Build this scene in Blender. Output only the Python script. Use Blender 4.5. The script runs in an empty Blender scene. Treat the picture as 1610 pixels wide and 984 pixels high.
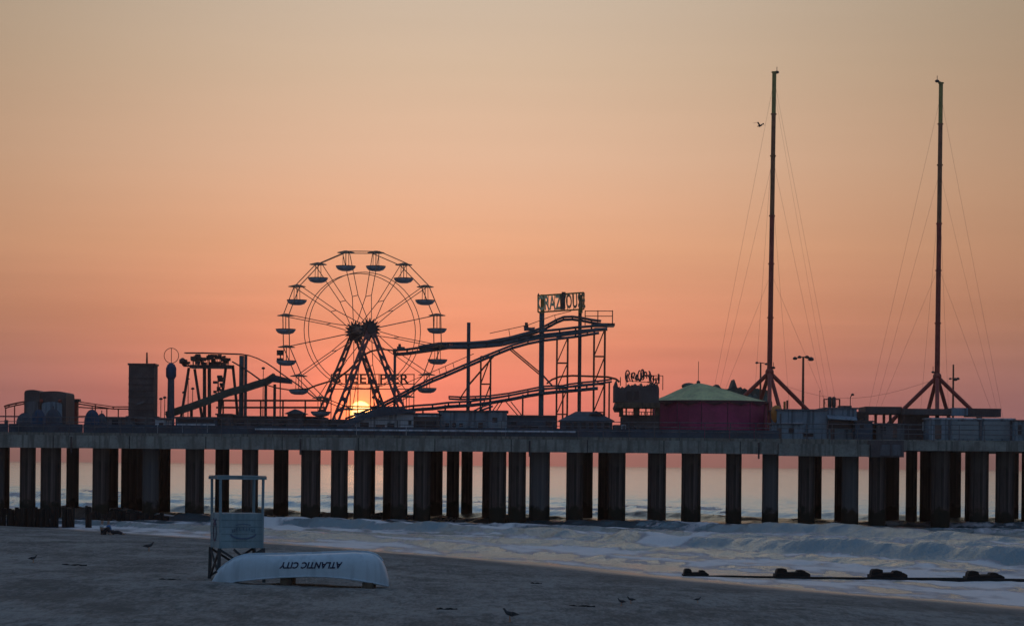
import bpy, math, random
import numpy as np
from mathutils import Vector, Matrix
random.seed(7)
R = math.radians
scene = bpy.context.scene
col = scene.collection

# ------------------------------------------------------------------ camera
F = 3800.0                      # focal length in photo pixels (1610 wide)
HC = 4.5                        # eye height above the sea
ROLL = 0.0088                   # the camera leans a little
CX, CY = 805.0, 730.3
cam_d = bpy.data.cameras.new('camera')
cam = bpy.data.objects.new('camera', cam_d); col.objects.link(cam)
cam_d.sensor_width = 36.0; cam_d.lens = 36.0 * F / 1610.0
cam_d.shift_y = (730.3 - 492.0) / 1610.0
cam_d.clip_start = 0.5; cam_d.clip_end = 80000
cam.location = (0, 0, HC)
cam.matrix_world = Matrix.Translation((0, 0, HC)) @ Matrix.Rotation(R(90), 4, 'X') @ Matrix.Rotation(ROLL, 4, 'Z')
scene.camera = cam
scene.render.resolution_x = 1024; scene.render.resolution_y = 625

# ------------------------------------------------------------------ world
SUN_EL, SUN_AZ = 1.21, -3.60    # degrees; azimuth from +Y towards +X
sdir = Vector((math.sin(R(SUN_AZ)) * math.cos(R(SUN_EL)), math.cos(R(SUN_AZ)) * math.cos(R(SUN_EL)), math.sin(R(SUN_EL))))
world = bpy.data.worlds.new("World"); scene.world = world; world.use_nodes = True
wt = world.node_tree; wt.nodes.clear()

class G:
    """tiny node helper"""
    def __init__(s, tree): s.t = tree
    def n(s, typ, **kw):
        x = s.t.nodes.new(typ)
        for k, v in kw.items(): setattr(x, k, v)
        return x
    def put(s, sock, v):
        if hasattr(v, 'links') or isinstance(v, bpy.types.NodeSocket): s.t.links.new(v, sock)
        else: sock.default_value = v
    def m(s, op, a, b=0.0, c=None, clamp=False):
        x = s.n('ShaderNodeMath', operation=op, use_clamp=clamp)
        s.put(x.inputs[0], a); s.put(x.inputs[1], b)
        if c is not None: s.put(x.inputs[2], c)
        return x.outputs[0]
    def mix(s, f, a, b, mode='MIX'):
        x = s.n('ShaderNodeMix', data_type='RGBA', blend_type=mode)
        s.put(x.inputs[0], f); s.put(x.inputs[6], a); s.put(x.inputs[7], b)
        return x.outputs[2]
    def ramp(s, f, stops, interp='LINEAR'):
        x = s.n('ShaderNodeValToRGB'); cr = x.color_ramp; cr.interpolation = interp
        while len(cr.elements) < len(stops): cr.elements.new(0.5)
        for e, (p, c) in zip(cr.elements, stops):
            e.position = p; e.color = (c[0], c[1], c[2], 1) if not isinstance(c, float) else (c, c, c, 1)
        s.put(x.inputs[0], f); return x.outputs[0]
    def smooth(s, v, a, b, o0=0.0, o1=1.0):
        x = s.n('ShaderNodeMapRange', interpolation_type='SMOOTHSTEP')
        s.put(x.inputs[0], v); x.inputs[1].default_value = a; x.inputs[2].default_value = b
        x.inputs[3].default_value = o0; x.inputs[4].default_value = o1
        return x.outputs[0]

def srgb(r, g, b):
    f = lambda v: (v/255/12.92) if v/255 <= .04045 else ((v/255+.055)/1.055)**2.4
    return (f(r), f(g), f(b))

g = G(wt)
tc = g.n('ShaderNodeTexCoord')
nv = g.n('ShaderNodeVectorMath', operation='NORMALIZE'); wt.links.new(tc.outputs['Generated'], nv.inputs[0])
sx = g.n('ShaderNodeSeparateXYZ'); wt.links.new(nv.outputs[0], sx.inputs[0])
elev = g.m('MULTIPLY', g.m('ARCSINE', sx.outputs[2]), 57.2958)
az = g.m('MULTIPLY', g.m('ARCTAN2', sx.outputs[0], sx.outputs[1]), 57.2958)
e01 = g.m('DIVIDE', elev, 30.0, clamp=True)
ramp = g.ramp(e01, [
    (0.0, srgb(246, 130, 120)), (0.045, srgb(238, 125, 106)), (0.10, srgb(232, 144, 110)),
    (0.17, srgb(229, 167, 128)), (0.24, srgb(223, 181, 150)), (0.31, srgb(209, 181, 154)),
    (0.38, srgb(198, 180, 160)), (0.62, srgb(186, 180, 176)), (1.0, srgb(136, 142, 158))])
side = g.ramp(e01, [
    (0.0, srgb(144, 98, 108)), (0.05, srgb(140, 98, 100)), (0.12, srgb(156, 112, 90)),
    (0.22, srgb(160, 124, 96)), (0.38, srgb(144, 126, 102)), (0.62, srgb(142, 136, 130)), (1.0, srgb(116, 124, 142))])
daz = g.m('MULTIPLY', g.m('DIVIDE', g.m('SUBTRACT', az, -1.2), 12.0), g.smooth(elev, 1.0, 5.5, 1.5, 1.0))
wf = g.m('EXPONENT', g.m('MULTIPLY', g.m('MULTIPLY', daz, daz), -1.0))
front = g.mix(wf, side, ramp)
# warm aureole round the sun
dt = g.n('ShaderNodeVectorMath', operation='DOT_PRODUCT'); wt.links.new(nv.outputs[0], dt.inputs[0]); dt.inputs[1].default_value = sdir
theta = g.m('MULTIPLY', g.m('ARCCOSINE', g.m('MINIMUM', dt.outputs['Value'], 0.9999999)), 57.2958)
glow = g.m('EXPONENT', g.m('MULTIPLY', theta, -0.42))
gl = g.mix(1.0, (0.0, 0.0, 0.0, 1), (0.30, 0.05, 0.014, 1), 'ADD')
glc = g.n('ShaderNodeVectorMath', operation='SCALE'); wt.links.new(gl, glc.inputs[0]); wt.links.new(glow, glc.inputs['Scale'])
front = g.mix(1.0, front, glc.outputs[0], 'ADD')
tight = g.m('EXPONENT', g.m('MULTIPLY', theta, -2.9))
tgc = g.n('ShaderNodeVectorMath', operation='SCALE'); tgc.inputs[0].default_value = (3.6, 0.72, 0.05); wt.links.new(tight, tgc.inputs['Scale'])
front = g.mix(1.0, front, tgc.outputs[0], 'ADD')
# thin uneven haze streaks low over the sea
mpw = g.n('ShaderNodeMapping'); wt.links.new(nv.outputs[0], mpw.inputs[0]); mpw.inputs['Scale'].default_value = (2.2, 2.2, 38.0)
nz = g.n('ShaderNodeTexNoise'); wt.links.new(mpw.outputs[0], nz.inputs['Vector']); nz.inputs['Scale'].default_value = 3.0; nz.inputs['Detail'].default_value = 4
amt = g.m('MULTIPLY', g.smooth(elev, 1.0, 7.0, 0.46, 0.05), g.m('SUBTRACT', nz.outputs[0], 0.5))
stk = g.n('ShaderNodeVectorMath', operation='SCALE'); wt.links.new(front, stk.inputs[0]); wt.links.new(g.m('ADD', 1.0, amt), stk.inputs['Scale'])
front = stk.outputs[0]
# the rest of the dome: Nishita twilight sky
sky = g.n('ShaderNodeTexSky', sky_type='NISHITA')
sky.sun_disc = False; sky.sun_elevation = R(SUN_EL); sky.sun_rotation = R(SUN_AZ)
sky.air_density = 1.0; sky.dust_density = 1.0; sky.ozone_density = 2.0
dome = g.mix(1.0, sky.outputs[0], (0.105, 0.105, 0.105, 1), 'MULTIPLY')
dome = g.mix(1.0, dome, (0.055, 0.090, 0.15, 1), 'ADD')
dsc = g.n('ShaderNodeVectorMath', operation='SCALE'); wt.links.new(dome, dsc.inputs[0]); wt.links.new(g.smooth(elev, 0.0, 60.0, 0.62, 1.25), dsc.inputs['Scale'])
dome = dsc.outputs[0]      # the earth's shadow lies low opposite the sun
wide = g.m('DIVIDE', az, 62.0)
ww = g.m('MULTIPLY', g.m('EXPONENT', g.m('MULTIPLY', g.m('MULTIPLY', wide, wide), -1.0)), g.smooth(elev, 16.0, 42.0, 1.0, 0.0))
final = g.mix(ww, dome, front)
# the sun's disc itself
disc = g.smooth(theta, 0.235, 0.275, 1.0, 0.0)
final = g.mix(disc, final, (6.0, 2.6, .75, 1))
bg = g.n('ShaderNodeBackground'); wt.links.new(final, bg.inputs[0]); bg.inputs[1].default_value = 1.0
wo = g.n('ShaderNodeOutputWorld'); wt.links.new(bg.outputs[0], wo.inputs[0])

# ------------------------------------------------------------------ sun
sd = bpy.data.lights.new('sun', 'SUN'); sd.energy = 0.003; sd.angle = R(2.0); sd.color = (1.0, 0.42, 0.18)
so = bpy.data.objects.new('sun', sd); col.objects.link(so)
so.rotation_euler = (-sdir).to_track_quat('-Z', 'Y').to_euler()

scene.view_settings.view_transform = 'Standard'
scene.view_settings.look = 'None'
scene.view_settings.exposure = 0.09
scene.view_settings.gamma = 1.0

# ------------------------------------------------------------------ helpers
cr_, sr_ = math.cos(ROLL), math.sin(ROLL)
def P(px, py, Y):
    """world point at depth Y seen at photo pixel px, py"""
    u, v = px - CX, py - CY
    u2 = u * cr_ + v * sr_; v2 = -u * sr_ + v * cr_
    return Vector((u2 * Y / F, Y, HC - v2 * Y / F))

def tag(o, label=None, cat=None, group=None, kind=None):
    if label: o['label'] = label
    if cat: o['category'] = cat
    if group: o['group'] = group
    if kind: o['kind'] = kind
    return o

WL = {}
def thing(name, label, cat, loc, group=None):
    o = bpy.data.objects.new(name, None); col.objects.link(o)
    o.empty_display_size = .2
    o.location = loc; WL[o.name] = Vector(loc)
    return tag(o, label, cat, group)

def frame_of(d, up=Vector((0, 0, 1))):
    d = d.normalized()
    if abs(d.dot(up)) > .98: up = Vector((0, 1, 0))
    a = d.cross(up).normalized(); b = a.cross(d).normalized()
    return a, b

class MB:
    def __init__(s): s.v = []; s.f = []; s.sm = []
    def add(s, vs, fs, smooth=False):
        n = len(s.v); s.v += [tuple(v) for v in vs]; s.f += [tuple(i + n for i in f) for f in fs]; s.sm += [smooth] * len(fs); return s
    def box(s, x0, x1, y0, y1, z0, z1):
        return s.add([(x, y, z) for z in (z0, z1) for y in (y0, y1) for x in (x0, x1)],
                     [(0, 2, 3, 1), (4, 5, 7, 6), (0, 1, 5, 4), (2, 6, 7, 3), (0, 4, 6, 2), (1, 3, 7, 5)])
    def cbox(s, c, sx, sy, sz, rz=0.0):
        m = Matrix.Rotation(rz, 3, 'Z'); c = Vector(c)
        vs = [c + m @ Vector((x * sx / 2, y * sy / 2, z * sz / 2)) for z in (-1, 1) for y in (-1, 1) for x in (-1, 1)]
        return s.add(vs, [(0, 2, 3, 1), (4, 5, 7, 6), (0, 1, 5, 4), (2, 6, 7, 3), (0, 4, 6, 2), (1, 3, 7, 5)])
    def beam(s, p, q, w, h):
        p, q = Vector(p), Vector(q); a, b = frame_of(q - p)
        vs = [c + a * (i * w / 2) + b * (j * h / 2) for c in (p, q) for i, j in ((-1, -1), (1, -1), (1, 1), (-1, 1))]
        return s.add(vs, [(3, 2, 1, 0), (4, 5, 6, 7), (0, 1, 5, 4), (1, 2, 6, 5), (2, 3, 7, 6), (3, 0, 4, 7)])
    def tube(s, p, q, r0, r1=None, n=8, caps=True):
        r1 = r0 if r1 is None else r1
        p, q = Vector(p), Vector(q); a, b = frame_of(q - p)
        vs = []
        for c, r in ((p, r0), (q, r1)):
            for k in range(n):
                t = 2 * math.pi * k / n; vs.append(c + a * (r * math.cos(t)) + b * (r * math.sin(t)))
        s.add(vs, [(k, (k + 1) % n, n + (k + 1) % n, n + k) for k in range(n)], True)
        if caps: s.add(vs, [tuple(range(n))[::-1], tuple(range(n, 2 * n))])
        return s
    def path(s, pts, r, n=6):
        for a, b in zip(pts[:-1], pts[1:]): s.tube(a, b, r, r, n, False)
        return s
    def lathe(s, c, prof, n=16, smooth=True, sy=1.0):
        c = Vector(c); vs = []
        for r, z in prof:
            for k in range(n):
                t = 2 * math.pi * k / n; vs.append(c + Vector((r * math.cos(t), sy * r * math.sin(t), z)))
        fs = [(i * n + k, i * n + (k + 1) % n, (i + 1) * n + (k + 1) % n, (i + 1) * n + k) for i in range(len(prof) - 1) for k in range(n)]
        s.add(vs, fs, smooth)
        m = len(prof) - 1
        s.add(vs, [tuple(range(n))[::-1], tuple(range(m * n, m * n + n))]); return s
    def sphere(s, c, r, n=10, sx=1, sy=1, sz=1):
        c = Vector(c); prof = [(max(1e-4, math.sin(math.pi * i / n)), -math.cos(math.pi * i / n)) for i in range(n + 1)]
        vs = []; m = 12
        for a, z in prof:
            for k in range(m):
                t = 2 * math.pi * k / m; vs.append(c + Vector((r * sx * a * math.cos(t), r * sy * a * math.sin(t), r * sz * z)))
        return s.add(vs, [(i * m + k, i * m + (k + 1) % m, (i + 1) * m + (k + 1) % m, (i + 1) * m + k) for i in range(n) for k in range(m)], True)
    def prism(s, pts, y0, y1):
        """polygon of (x, z) pushed from y0 to y1"""
        n = len(pts)
        vs = [(x, y0, z) for x, z in pts] + [(x, y1, z) for x, z in pts]
        return s.add(vs, [tuple(range(n)), tuple(range(n, 2 * n))[::-1]] + [((k + 1) % n, k, n + k, n + (k + 1) % n) for k in range(n)])
    def build(s, name, mat, parent=None, **t):
        me = bpy.data.meshes.new(name)
        off = WL.get(parent.name, Vector()) if parent else t.pop('origin', Vector())
        if parent: t.pop('origin', None)
        me.from_pydata([(v[0] - off[0], v[1] - off[1], v[2] - off[2]) for v in s.v], [], s.f)
        me.polygons.foreach_set('use_smooth', s.sm)
        me.materials.append(mat); me.update()
        o = bpy.data.objects.new(name, me); col.objects.link(o)
        if parent: o.parent = parent
        else: o.location = off
        WL[o.name] = Vector(off)
        return tag(o, **t)

def text_mesh(name, body, size, depth, mat, M, parent=None, scalex=1.0, spacing=1.0, font_off=0.0):
    """flat lettering as a real mesh; M maps text space (x right, y up, z out) to the world"""
    cu = bpy.data.curves.new('txt', 'FONT'); cu.body = body; cu.size = size; cu.extrude = depth
    cu.align_x = 'CENTER'; cu.align_y = 'CENTER'; cu.space_character = spacing; cu.offset = font_off
    cu.resolution_u = 3
    o = bpy.data.objects.new('txt', cu); col.objects.link(o)
    bpy.context.view_layer.update()
    me = bpy.data.meshes.new_from_object(o.evaluated_get(bpy.context.evaluated_depsgraph_get()))
    bpy.data.objects.remove(o); me.name = name
    S = Matrix.Diagonal((scalex, 1, 1, 1))
    off = WL.get(parent.name, Vector()) if parent else Vector()
    me.transform(Matrix.Translation(-off) @ M @ S)
    me.materials.clear(); me.materials.append(mat)
    t = bpy.data.objects.new(name, me); col.objects.link(t)
    if parent: t.parent = parent
    WL[t.name] = Vector(off)
    return t

def facing(loc, yaw=0.0, flip=False):
    """text frame facing the camera side (-Y); flip turns it upside down"""
    M = Matrix.Translation(loc) @ Matrix.Rotation(yaw, 4, 'Z') @ Matrix.Rotation(R(90), 4, 'X')
    if flip: M = M @ Matrix.Rotation(math.pi, 4, 'Z')
    return M

MATS = {}
def mat(name, c, rough=.7, metal=0.0, var=.25, scale=1.5, bump=0.0, stain=None, spec=.4, objvar=False):
    if name in MATS: return MATS[name]
    m = bpy.data.materials.new(name); m.use_nodes = True
    t = m.node_tree; t.nodes.clear(); q = G(t)
    tc = q.n('ShaderNodeTexCoord')
    n1 = q.n('ShaderNodeTexNoise'); t.links.new(tc.outputs['Object'], n1.inputs['Vector']); n1.inputs['Scale'].default_value = scale; n1.inputs['Detail'].default_value = 5
    n2 = q.n('ShaderNodeTexNoise'); t.links.new(tc.outputs['Object'], n2.inputs['Vector']); n2.inputs['Scale'].default_value = scale * 9; n2.inputs['Detail'].default_value = 4
    f = q.m('ADD', q.m('MULTIPLY', n1.outputs[0], .65), q.m('MULTIPLY', n2.outputs[0], .35))
    f = q.smooth(f, .33, .67)
    a = tuple(x * (1 - var) for x in c) + (1,); b = tuple(min(.95, x * (1 + var)) for x in c) + (1,)
    cc = q.mix(f, a, b)
    if stain is not None:
        mp = q.n('ShaderNodeMapping'); t.links.new(tc.outputs['Object'], mp.inputs[0]); mp.inputs['Scale'].default_value = (3.0, 3.0, .25)
        n3 = q.n('ShaderNodeTexNoise'); t.links.new(mp.outputs[0], n3.inputs['Vector']); n3.inputs['Scale'].default_value = 1.2; n3.inputs['Detail'].default_value = 6
        cc = q.mix(q.smooth(n3.outputs[0], .46, .66), cc, tuple(stain) + (1,))
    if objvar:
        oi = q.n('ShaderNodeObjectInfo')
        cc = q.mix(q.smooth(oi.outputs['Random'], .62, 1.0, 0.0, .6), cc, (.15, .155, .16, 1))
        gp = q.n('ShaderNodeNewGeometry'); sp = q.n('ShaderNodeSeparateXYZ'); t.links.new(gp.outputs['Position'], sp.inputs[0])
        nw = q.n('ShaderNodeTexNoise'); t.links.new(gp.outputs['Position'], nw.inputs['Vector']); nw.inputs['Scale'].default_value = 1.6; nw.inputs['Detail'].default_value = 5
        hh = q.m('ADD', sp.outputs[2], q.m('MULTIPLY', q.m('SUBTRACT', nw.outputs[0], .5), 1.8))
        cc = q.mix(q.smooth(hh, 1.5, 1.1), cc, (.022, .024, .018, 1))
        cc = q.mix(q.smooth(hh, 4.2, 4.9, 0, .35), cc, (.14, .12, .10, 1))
    p = q.n('ShaderNodeBsdfPrincipled'); t.links.new(cc, p.inputs['Base Color'])
    t.links.new(q.m('ADD', rough - .08, q.m('MULTIPLY', f, .16)), p.inputs['Roughness'])
    p.inputs['Metallic'].default_value = metal
    p.inputs['Specular IOR Level'].default_value = spec
    if bump:
        bn = q.n('ShaderNodeBump'); bn.inputs['Strength'].default_value = .6; bn.inputs['Distance'].default_value = bump
        t.links.new(n2.outputs[0], bn.inputs['Height']); t.links.new(bn.outputs[0], p.inputs['Normal'])
    o = q.n('ShaderNodeOutputMaterial'); t.links.new(p.outputs[0], o.inputs[0])
    MATS[name] = m; return m

CONC = mat('concrete', (.30, .29, .26), .88, 0, .3, .7, .02, stain=(.18, .17, .15), spec=.2)
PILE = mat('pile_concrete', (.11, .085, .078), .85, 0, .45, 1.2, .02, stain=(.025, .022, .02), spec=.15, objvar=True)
STEEL = mat('blue_grey_steel', (.075, .14, .18), .5, .2, .3, 2)
DSTEEL = mat('dark_steel', (.085, .072, .078), .5, .3, .3, 2)
RED = mat('red_paint', (.30, .055, .04), .5, 0, .25, 2)
RUST = mat('red_brown_paint', (.26, .10, .06), .5, 0, .3, 2)
OLIVE = mat('olive_paint', (.30, .26, .08), .5, 0, .25, 2)
WHEELP = mat('wheel_paint', (.34, .20, .13), .45, 0, .25, 2)
TUB = mat('gondola_paint', (.38, .44, .52), .4, 0, .25, 3)
WHITE = mat('white_paint', (.72, .74, .76), .5, 0, .12, 1.5)
OFFW = mat('weathered_white', (.66, .66, .72), .6, 0, .18, 1.2, stain=(.3, .3, .32))
BLUEG = mat('blue_grey_wall', (.26, .33, .40), .75, 0, .2, .8, stain=(.12, .15, .18))
GREYW = mat('grey_wall', (.15, .155, .175), .8, 0, .25, .8, stain=(.09, .09, .10))
DARKW = mat('dark_wall', (.11, .095, .10), .75, 0, .35, .8)
NAVY = mat('navy_wall', (.07, .10, .14), .7, 0, .3, .8)
BLUEC = mat('blue_canvas', (.02, .075, .16), .6, 0, .25, 1)
MAG = mat('magenta_canvas', (.46, .06, .16), .7, 0, .2, .6)
GREENR = mat('green_roof_canvas', (.62, .60, .30), .7, 0, .28, .6)
SHING = mat('shingle_roof', (.09, .12, .15), .8, 0, .3, 2)
WOOD = mat('weathered_wood', (.16, .12, .085), .85, 0, .4, 2, .02, stain=(.07, .05, .04))
DWOOD = mat('wet_dark_timber', (.016, .014, .013), .8, 0, .4, 2, .02)
GLASS = mat('window_glass', (.03, .035, .045), .08, 0, .1, 2, spec=.6)
DOORM = mat('door_paint', (.16, .11, .10), .6, 0, .2, 2)
SHUT = mat('roller_shutter', (.30, .34, .37), .5, .2, .15, 2)
YEL = mat('sign_cream', (.80, .68, .40), .5, 0, .2, 2)
ORG = mat('orange_paint', (.62, .22, .05), .5, 0, .15, 2)
WIRE = mat('steel_wire', (.20, .15, .13), .5, .3, .1, 2)
SKIN = mat('skin', (.42, .26, .19), .6, 0, .08, 5)
HAIR = mat('dark_hair', (.03, .022, .018), .7, 0, .2, 8)
CLW = mat('pale_shirt', (.62, .66, .70), .8, 0, .1, 6)
CLB = mat('blue_shirt', (.07, .22, .5), .8, 0, .12, 6)
CLD = mat('dark_trousers', (.03, .032, .04), .8, 0, .15, 6)
GULLG = mat('gull_grey', (.07, .07, .075), .7, 0, .2, 9)
GULLW = mat('gull_white', (.5, .5, .5), .7, 0, .1, 9)
BOATM = mat('boat_gelcoat', (.62, .73, .82), .4, 0, .07, .8, stain=(.50, .60, .68))
NAVYL = mat('navy_lettering', (.015, .03, .12), .5, 0, .1, 3)
FADED = mat('faded_lettering', (.12, .17, .27), .6, 0, .2, 3)
CANOPY = mat('canvas_grey', (.30, .33, .34), .8, 0, .15, 2)

# ------------------------------------------------------------------ terrain
def vnoise(x, y, seed=0):
    xi = np.floor(x).astype(np.int64); yi = np.floor(y).astype(np.int64)
    fx = x - xi; fy = y - yi; fx = fx * fx * (3 - 2 * fx); fy = fy * fy * (3 - 2 * fy)
    def h(a, b):
        n = (a * 374761393 + b * 668265263 + seed * 974634777) & 0xFFFFFFFF
        n = ((n ^ (n >> 13)) * 1274126177) & 0xFFFFFFFF
        return ((n ^ (n >> 16)) & 0xFFFF) / 65535.0
    return (h(xi, yi) * (1 - fx) * (1 - fy) + h(xi + 1, yi) * fx * (1 - fy) + h(xi, yi + 1) * (1 - fx) * fy + h(xi + 1, yi + 1) * fx * fy) * 2 - 1
def fbm(x, y, seed=0, o=4):
    r = 0; a = 1.0
    for k in range(o): r = r + a * vnoise(x * 2 ** k, y * 2 ** k, seed + k * 17); a *= .5
    return r / 1.9

SHY = np.array([20, 60, 79, 87.5, 99, 111, 124.5, 137, 151.5, 160, 172, 190, 230, 400, 2000.])
SHX = np.array([52, 27, 17., 11.6, 6.4, 1.6, -6.4, -13.9, -24.0, -29.5, -41, -58, -95, -240, -1500.])
def shore(y): return np.interp(y, SHY, SHX)
def offs(x, y): return (x - shore(y)) * .87           # metres offshore of the waterline, < 0 on the beach
def ground_np(x, y):
    s = offs(x, y); d = -s
    z = np.where(d > 0, 1.75 * (1 - np.exp(-np.maximum(d, 0) * .046 / 1.75)), -.05 * s)
    z = np.maximum(z, -4.0)
    dry = np.clip(d / 14, 0, 1)
    z = z + fbm(x * .22, y * .16, 3, 3) * (.02 + .05 * dry)
    z = z + fbm(x * 1.3, y * .9, 9, 3) * .055 * dry
    return z
def ground(x, y): return float(ground_np(np.array([float(x)]), np.array([float(y)]))[0])
def ghit(px, py):
    """where the view ray through a photo pixel meets the sand"""
    lo = 30.0
    for k in range(4000):
        p = P(px, py, lo)
        if p.z <= ground(p.x, p.y): return Vector((p.x, p.y, ground(p.x, p.y)))
        lo += .05
    return p

def grid_object(name, xs, ys, zf, attrs, material):
    X, Y = np.meshgrid(xs, ys); Z = zf(X, Y)
    n, m = X.shape
    co = np.stack([X, Y, Z], -1).reshape(-1, 3).astype(np.float32)
    i = np.arange(n - 1)[:, None] * m + np.arange(m - 1)[None, :]
    fc = np.stack([i, i + 1, i + m + 1, i + m], -1).reshape(-1, 4).astype(np.int32)
    me = bpy.data.meshes.new(name)
    me.vertices.add(len(co)); me.vertices.foreach_set('co', co.ravel())
    me.loops.add(fc.size); me.loops.foreach_set('vertex_index', fc.ravel())
    me.polygons.add(len(fc)); me.polygons.foreach_set('loop_start', np.arange(0, fc.size, 4, dtype=np.int32))
    me.polygons.foreach_set('loop_total', np.full(len(fc), 4, np.int32))
    me.update(calc_edges=True)
    me.polygons.foreach_set('use_smooth', np.ones(len(fc), bool))
    for an, fn in attrs.items():
        at = me.attributes.new(an, 'FLOAT', 'POINT'); at.data.foreach_set('value', fn(X, Y, Z).astype(np.float32).ravel())
    me.materials.append(material)
    o = bpy.data.objects.new(name, me); col.objects.link(o); return o

# sand
ms = bpy.data.materials.new('sand'); ms.use_nodes = True; t = ms.node_tree; t.nodes.clear(); q = G(t)
geo = q.n('ShaderNodeNewGeometry')
def noise(q, t, vec, scale, detail=5, sc=None, rough=.55):
    if sc:
        mp = q.n('ShaderNodeMapping'); t.links.new(vec, mp.inputs[0]); mp.inputs['Scale'].default_value = sc; vec = mp.outputs[0]
    n = q.n('ShaderNodeTexNoise'); t.links.new(vec, n.inputs['Vector']); n.inputs['Scale'].default_value = scale
    n.inputs['Detail'].default_value = detail; n.inputs['Roughness'].default_value = rough
    return n.outputs[0]
pos = geo.outputs['Position']
a = noise(q, t, pos, .35, 6, (1, .45, 1)); b = noise(q, t, pos, 2.6, 6, (1, .24, 1), .65); c = noise(q, t, pos, 11.0, 4, (1, .16, 1), .65)
wet = q.n('ShaderNodeAttribute', attribute_name='wet')
f = q.m('ADD', q.m('MULTIPLY', a, .38), q.m('ADD', q.m('MULTIPLY', b, .34), q.m('MULTIPLY', c, .28)))
base = q.mix(q.smooth(f, .40, .60), (.15, .145, .135, 1), (.38, .355, .33, 1))
base = q.mix(q.m('MULTIPLY', wet.outputs['Fac'], .8), base, (.15, .13, .115, 1))
p = q.n('ShaderNodeBsdfPrincipled'); t.links.new(base, p.inputs['Base Color'])
t.links.new(q.smooth(wet.outputs['Fac'], .55, 1.0, .92, .28), p.inputs['Roughness'])
t.links.new(q.smooth(wet.outputs['Fac'], .3, 1.0, .15, .5), p.inputs['Specular IOR Level'])
bm = q.n('ShaderNodeBump'); bm.inputs['Distance'].default_value = .22
t.links.new(q.smooth(wet.outputs['Fac'], .2, 1.0, .8, .05), bm.inputs['Strength'])
vo = q.n('ShaderNodeTexVoronoi', feature='SMOOTH_F1'); vo.inputs['Scale'].default_value = 1.9; t.links.new(pos, vo.inputs['Vector'])
vo2 = q.n('ShaderNodeTexVoronoi', feature='SMOOTH_F1'); vo2.inputs['Scale'].default_value = 4.3; t.links.new(pos, vo2.inputs['Vector'])
dim = q.m('ADD', q.m('MULTIPLY', q.smooth(vo.outputs['Distance'], .0, .32), q.smooth(a, .42, .6)), q.m('MULTIPLY', q.smooth(vo2.outputs['Distance'], .0, .35), .5))
t.links.new(q.m('ADD', q.m('ADD', b, q.m('MULTIPLY', c, .35)), q.m('MULTIPLY', dim, .55)), bm.inputs['Height']); t.links.new(bm.outputs[0], p.inputs['Normal'])
o = q.n('ShaderNodeOutputMaterial'); t.links.new(p.outputs[0], o.inputs[0])

def spread(lo, hi, step, far, growth=1.25):
    mid = list(np.arange(lo, hi + 1e-6, step)); a = []; s = step; x = hi
    while x < far: s *= growth; x += s; a.append(x)
    return np.array(sorted([lo - (k - hi) for k in a]) + mid + a)
xs = spread(-46, 42, .28, 2500)
ys = np.concatenate([np.arange(-200, 36, 12.), np.arange(36, 180, .28), 180 + np.cumsum(.3 * 1.12 ** np.arange(70))])
def wetf(X, Y, Z): return np.clip(1.0 - (-offs(X, Y) - .6 + 1.1 * fbm(X * .15, Y * .15, 5, 3)) / 8.0, 0, 1)
sand = grid_object('beach_ground', xs, ys, ground_np, {'wet': wetf}, ms)
tag(sand, 'dark blue grey sand beach in the foreground', None, None, 'structure')

# sea
CREST = [(7.0, .34, 2.0), (13.5, .24, 2.0), (21.0, .85, 2.5), (31, .34, 2.6), (43.0, .62, 3.0), (58, .34, 3.4), (74, .52, 3.8), (92, .45, 4.2), (118, .40, 4.6), (150, .35, 6)]
def wave(X, Y):
    s = offs(X, Y); a = Y - X * .3
    z = np.zeros_like(X); crest = np.zeros_like(X); frontf = np.zeros_like(X); facem = np.zeros_like(X)
    for k, (s0, amp, w) in enumerate(CREST):
        wob = 2.6 * vnoise(a * .045 + 9 * k, a * 0 + k, 31) + .8 * vnoise(a * .18, a * 0 + k, 33)
        am = amp * (.72 + .38 * vnoise(a * .06, a * 0 + 3 * k, 41) + .16 * vnoise(a * .4, a * 0 + k, 43) + .08 * vnoise(a * 1.3, a * 0 + k, 45))
        am = np.maximum(am, .12 * amp)
        if s0 < 15: am = am * np.clip((Y - 99) / 12, .12, 1)
        dd = s - s0 - wob
        ww = np.where(dd < 0, w * .34, w * 1.25)
        prof = np.exp(-(dd / ww) ** 2)
        z += am * prof; crest = np.maximum(crest, prof * am / .4)
        brk = vnoise(a * .09, a * 0 + 5 * k, 51) + .35 * vnoise(a * .5, a * 0 + 5 * k, 53)
        face = np.exp(-((dd + w * .24) / (w * .24)) ** 2) * np.clip(am / .22, 0, 1)
        frontf = np.maximum(frontf, .9 * face * np.clip((brk - .42) * 5, 0, 1)); facem = np.maximum(facem, face * np.clip((.50 - brk) * 5, 0, 1))
        frontf = np.maximum(frontf, np.exp(-((dd - .35) / .45) ** 2) * np.clip(am / .25, 0, 1) * np.clip(.75 + brk, 0, 1))
    return s, z, facem, frontf
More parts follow.
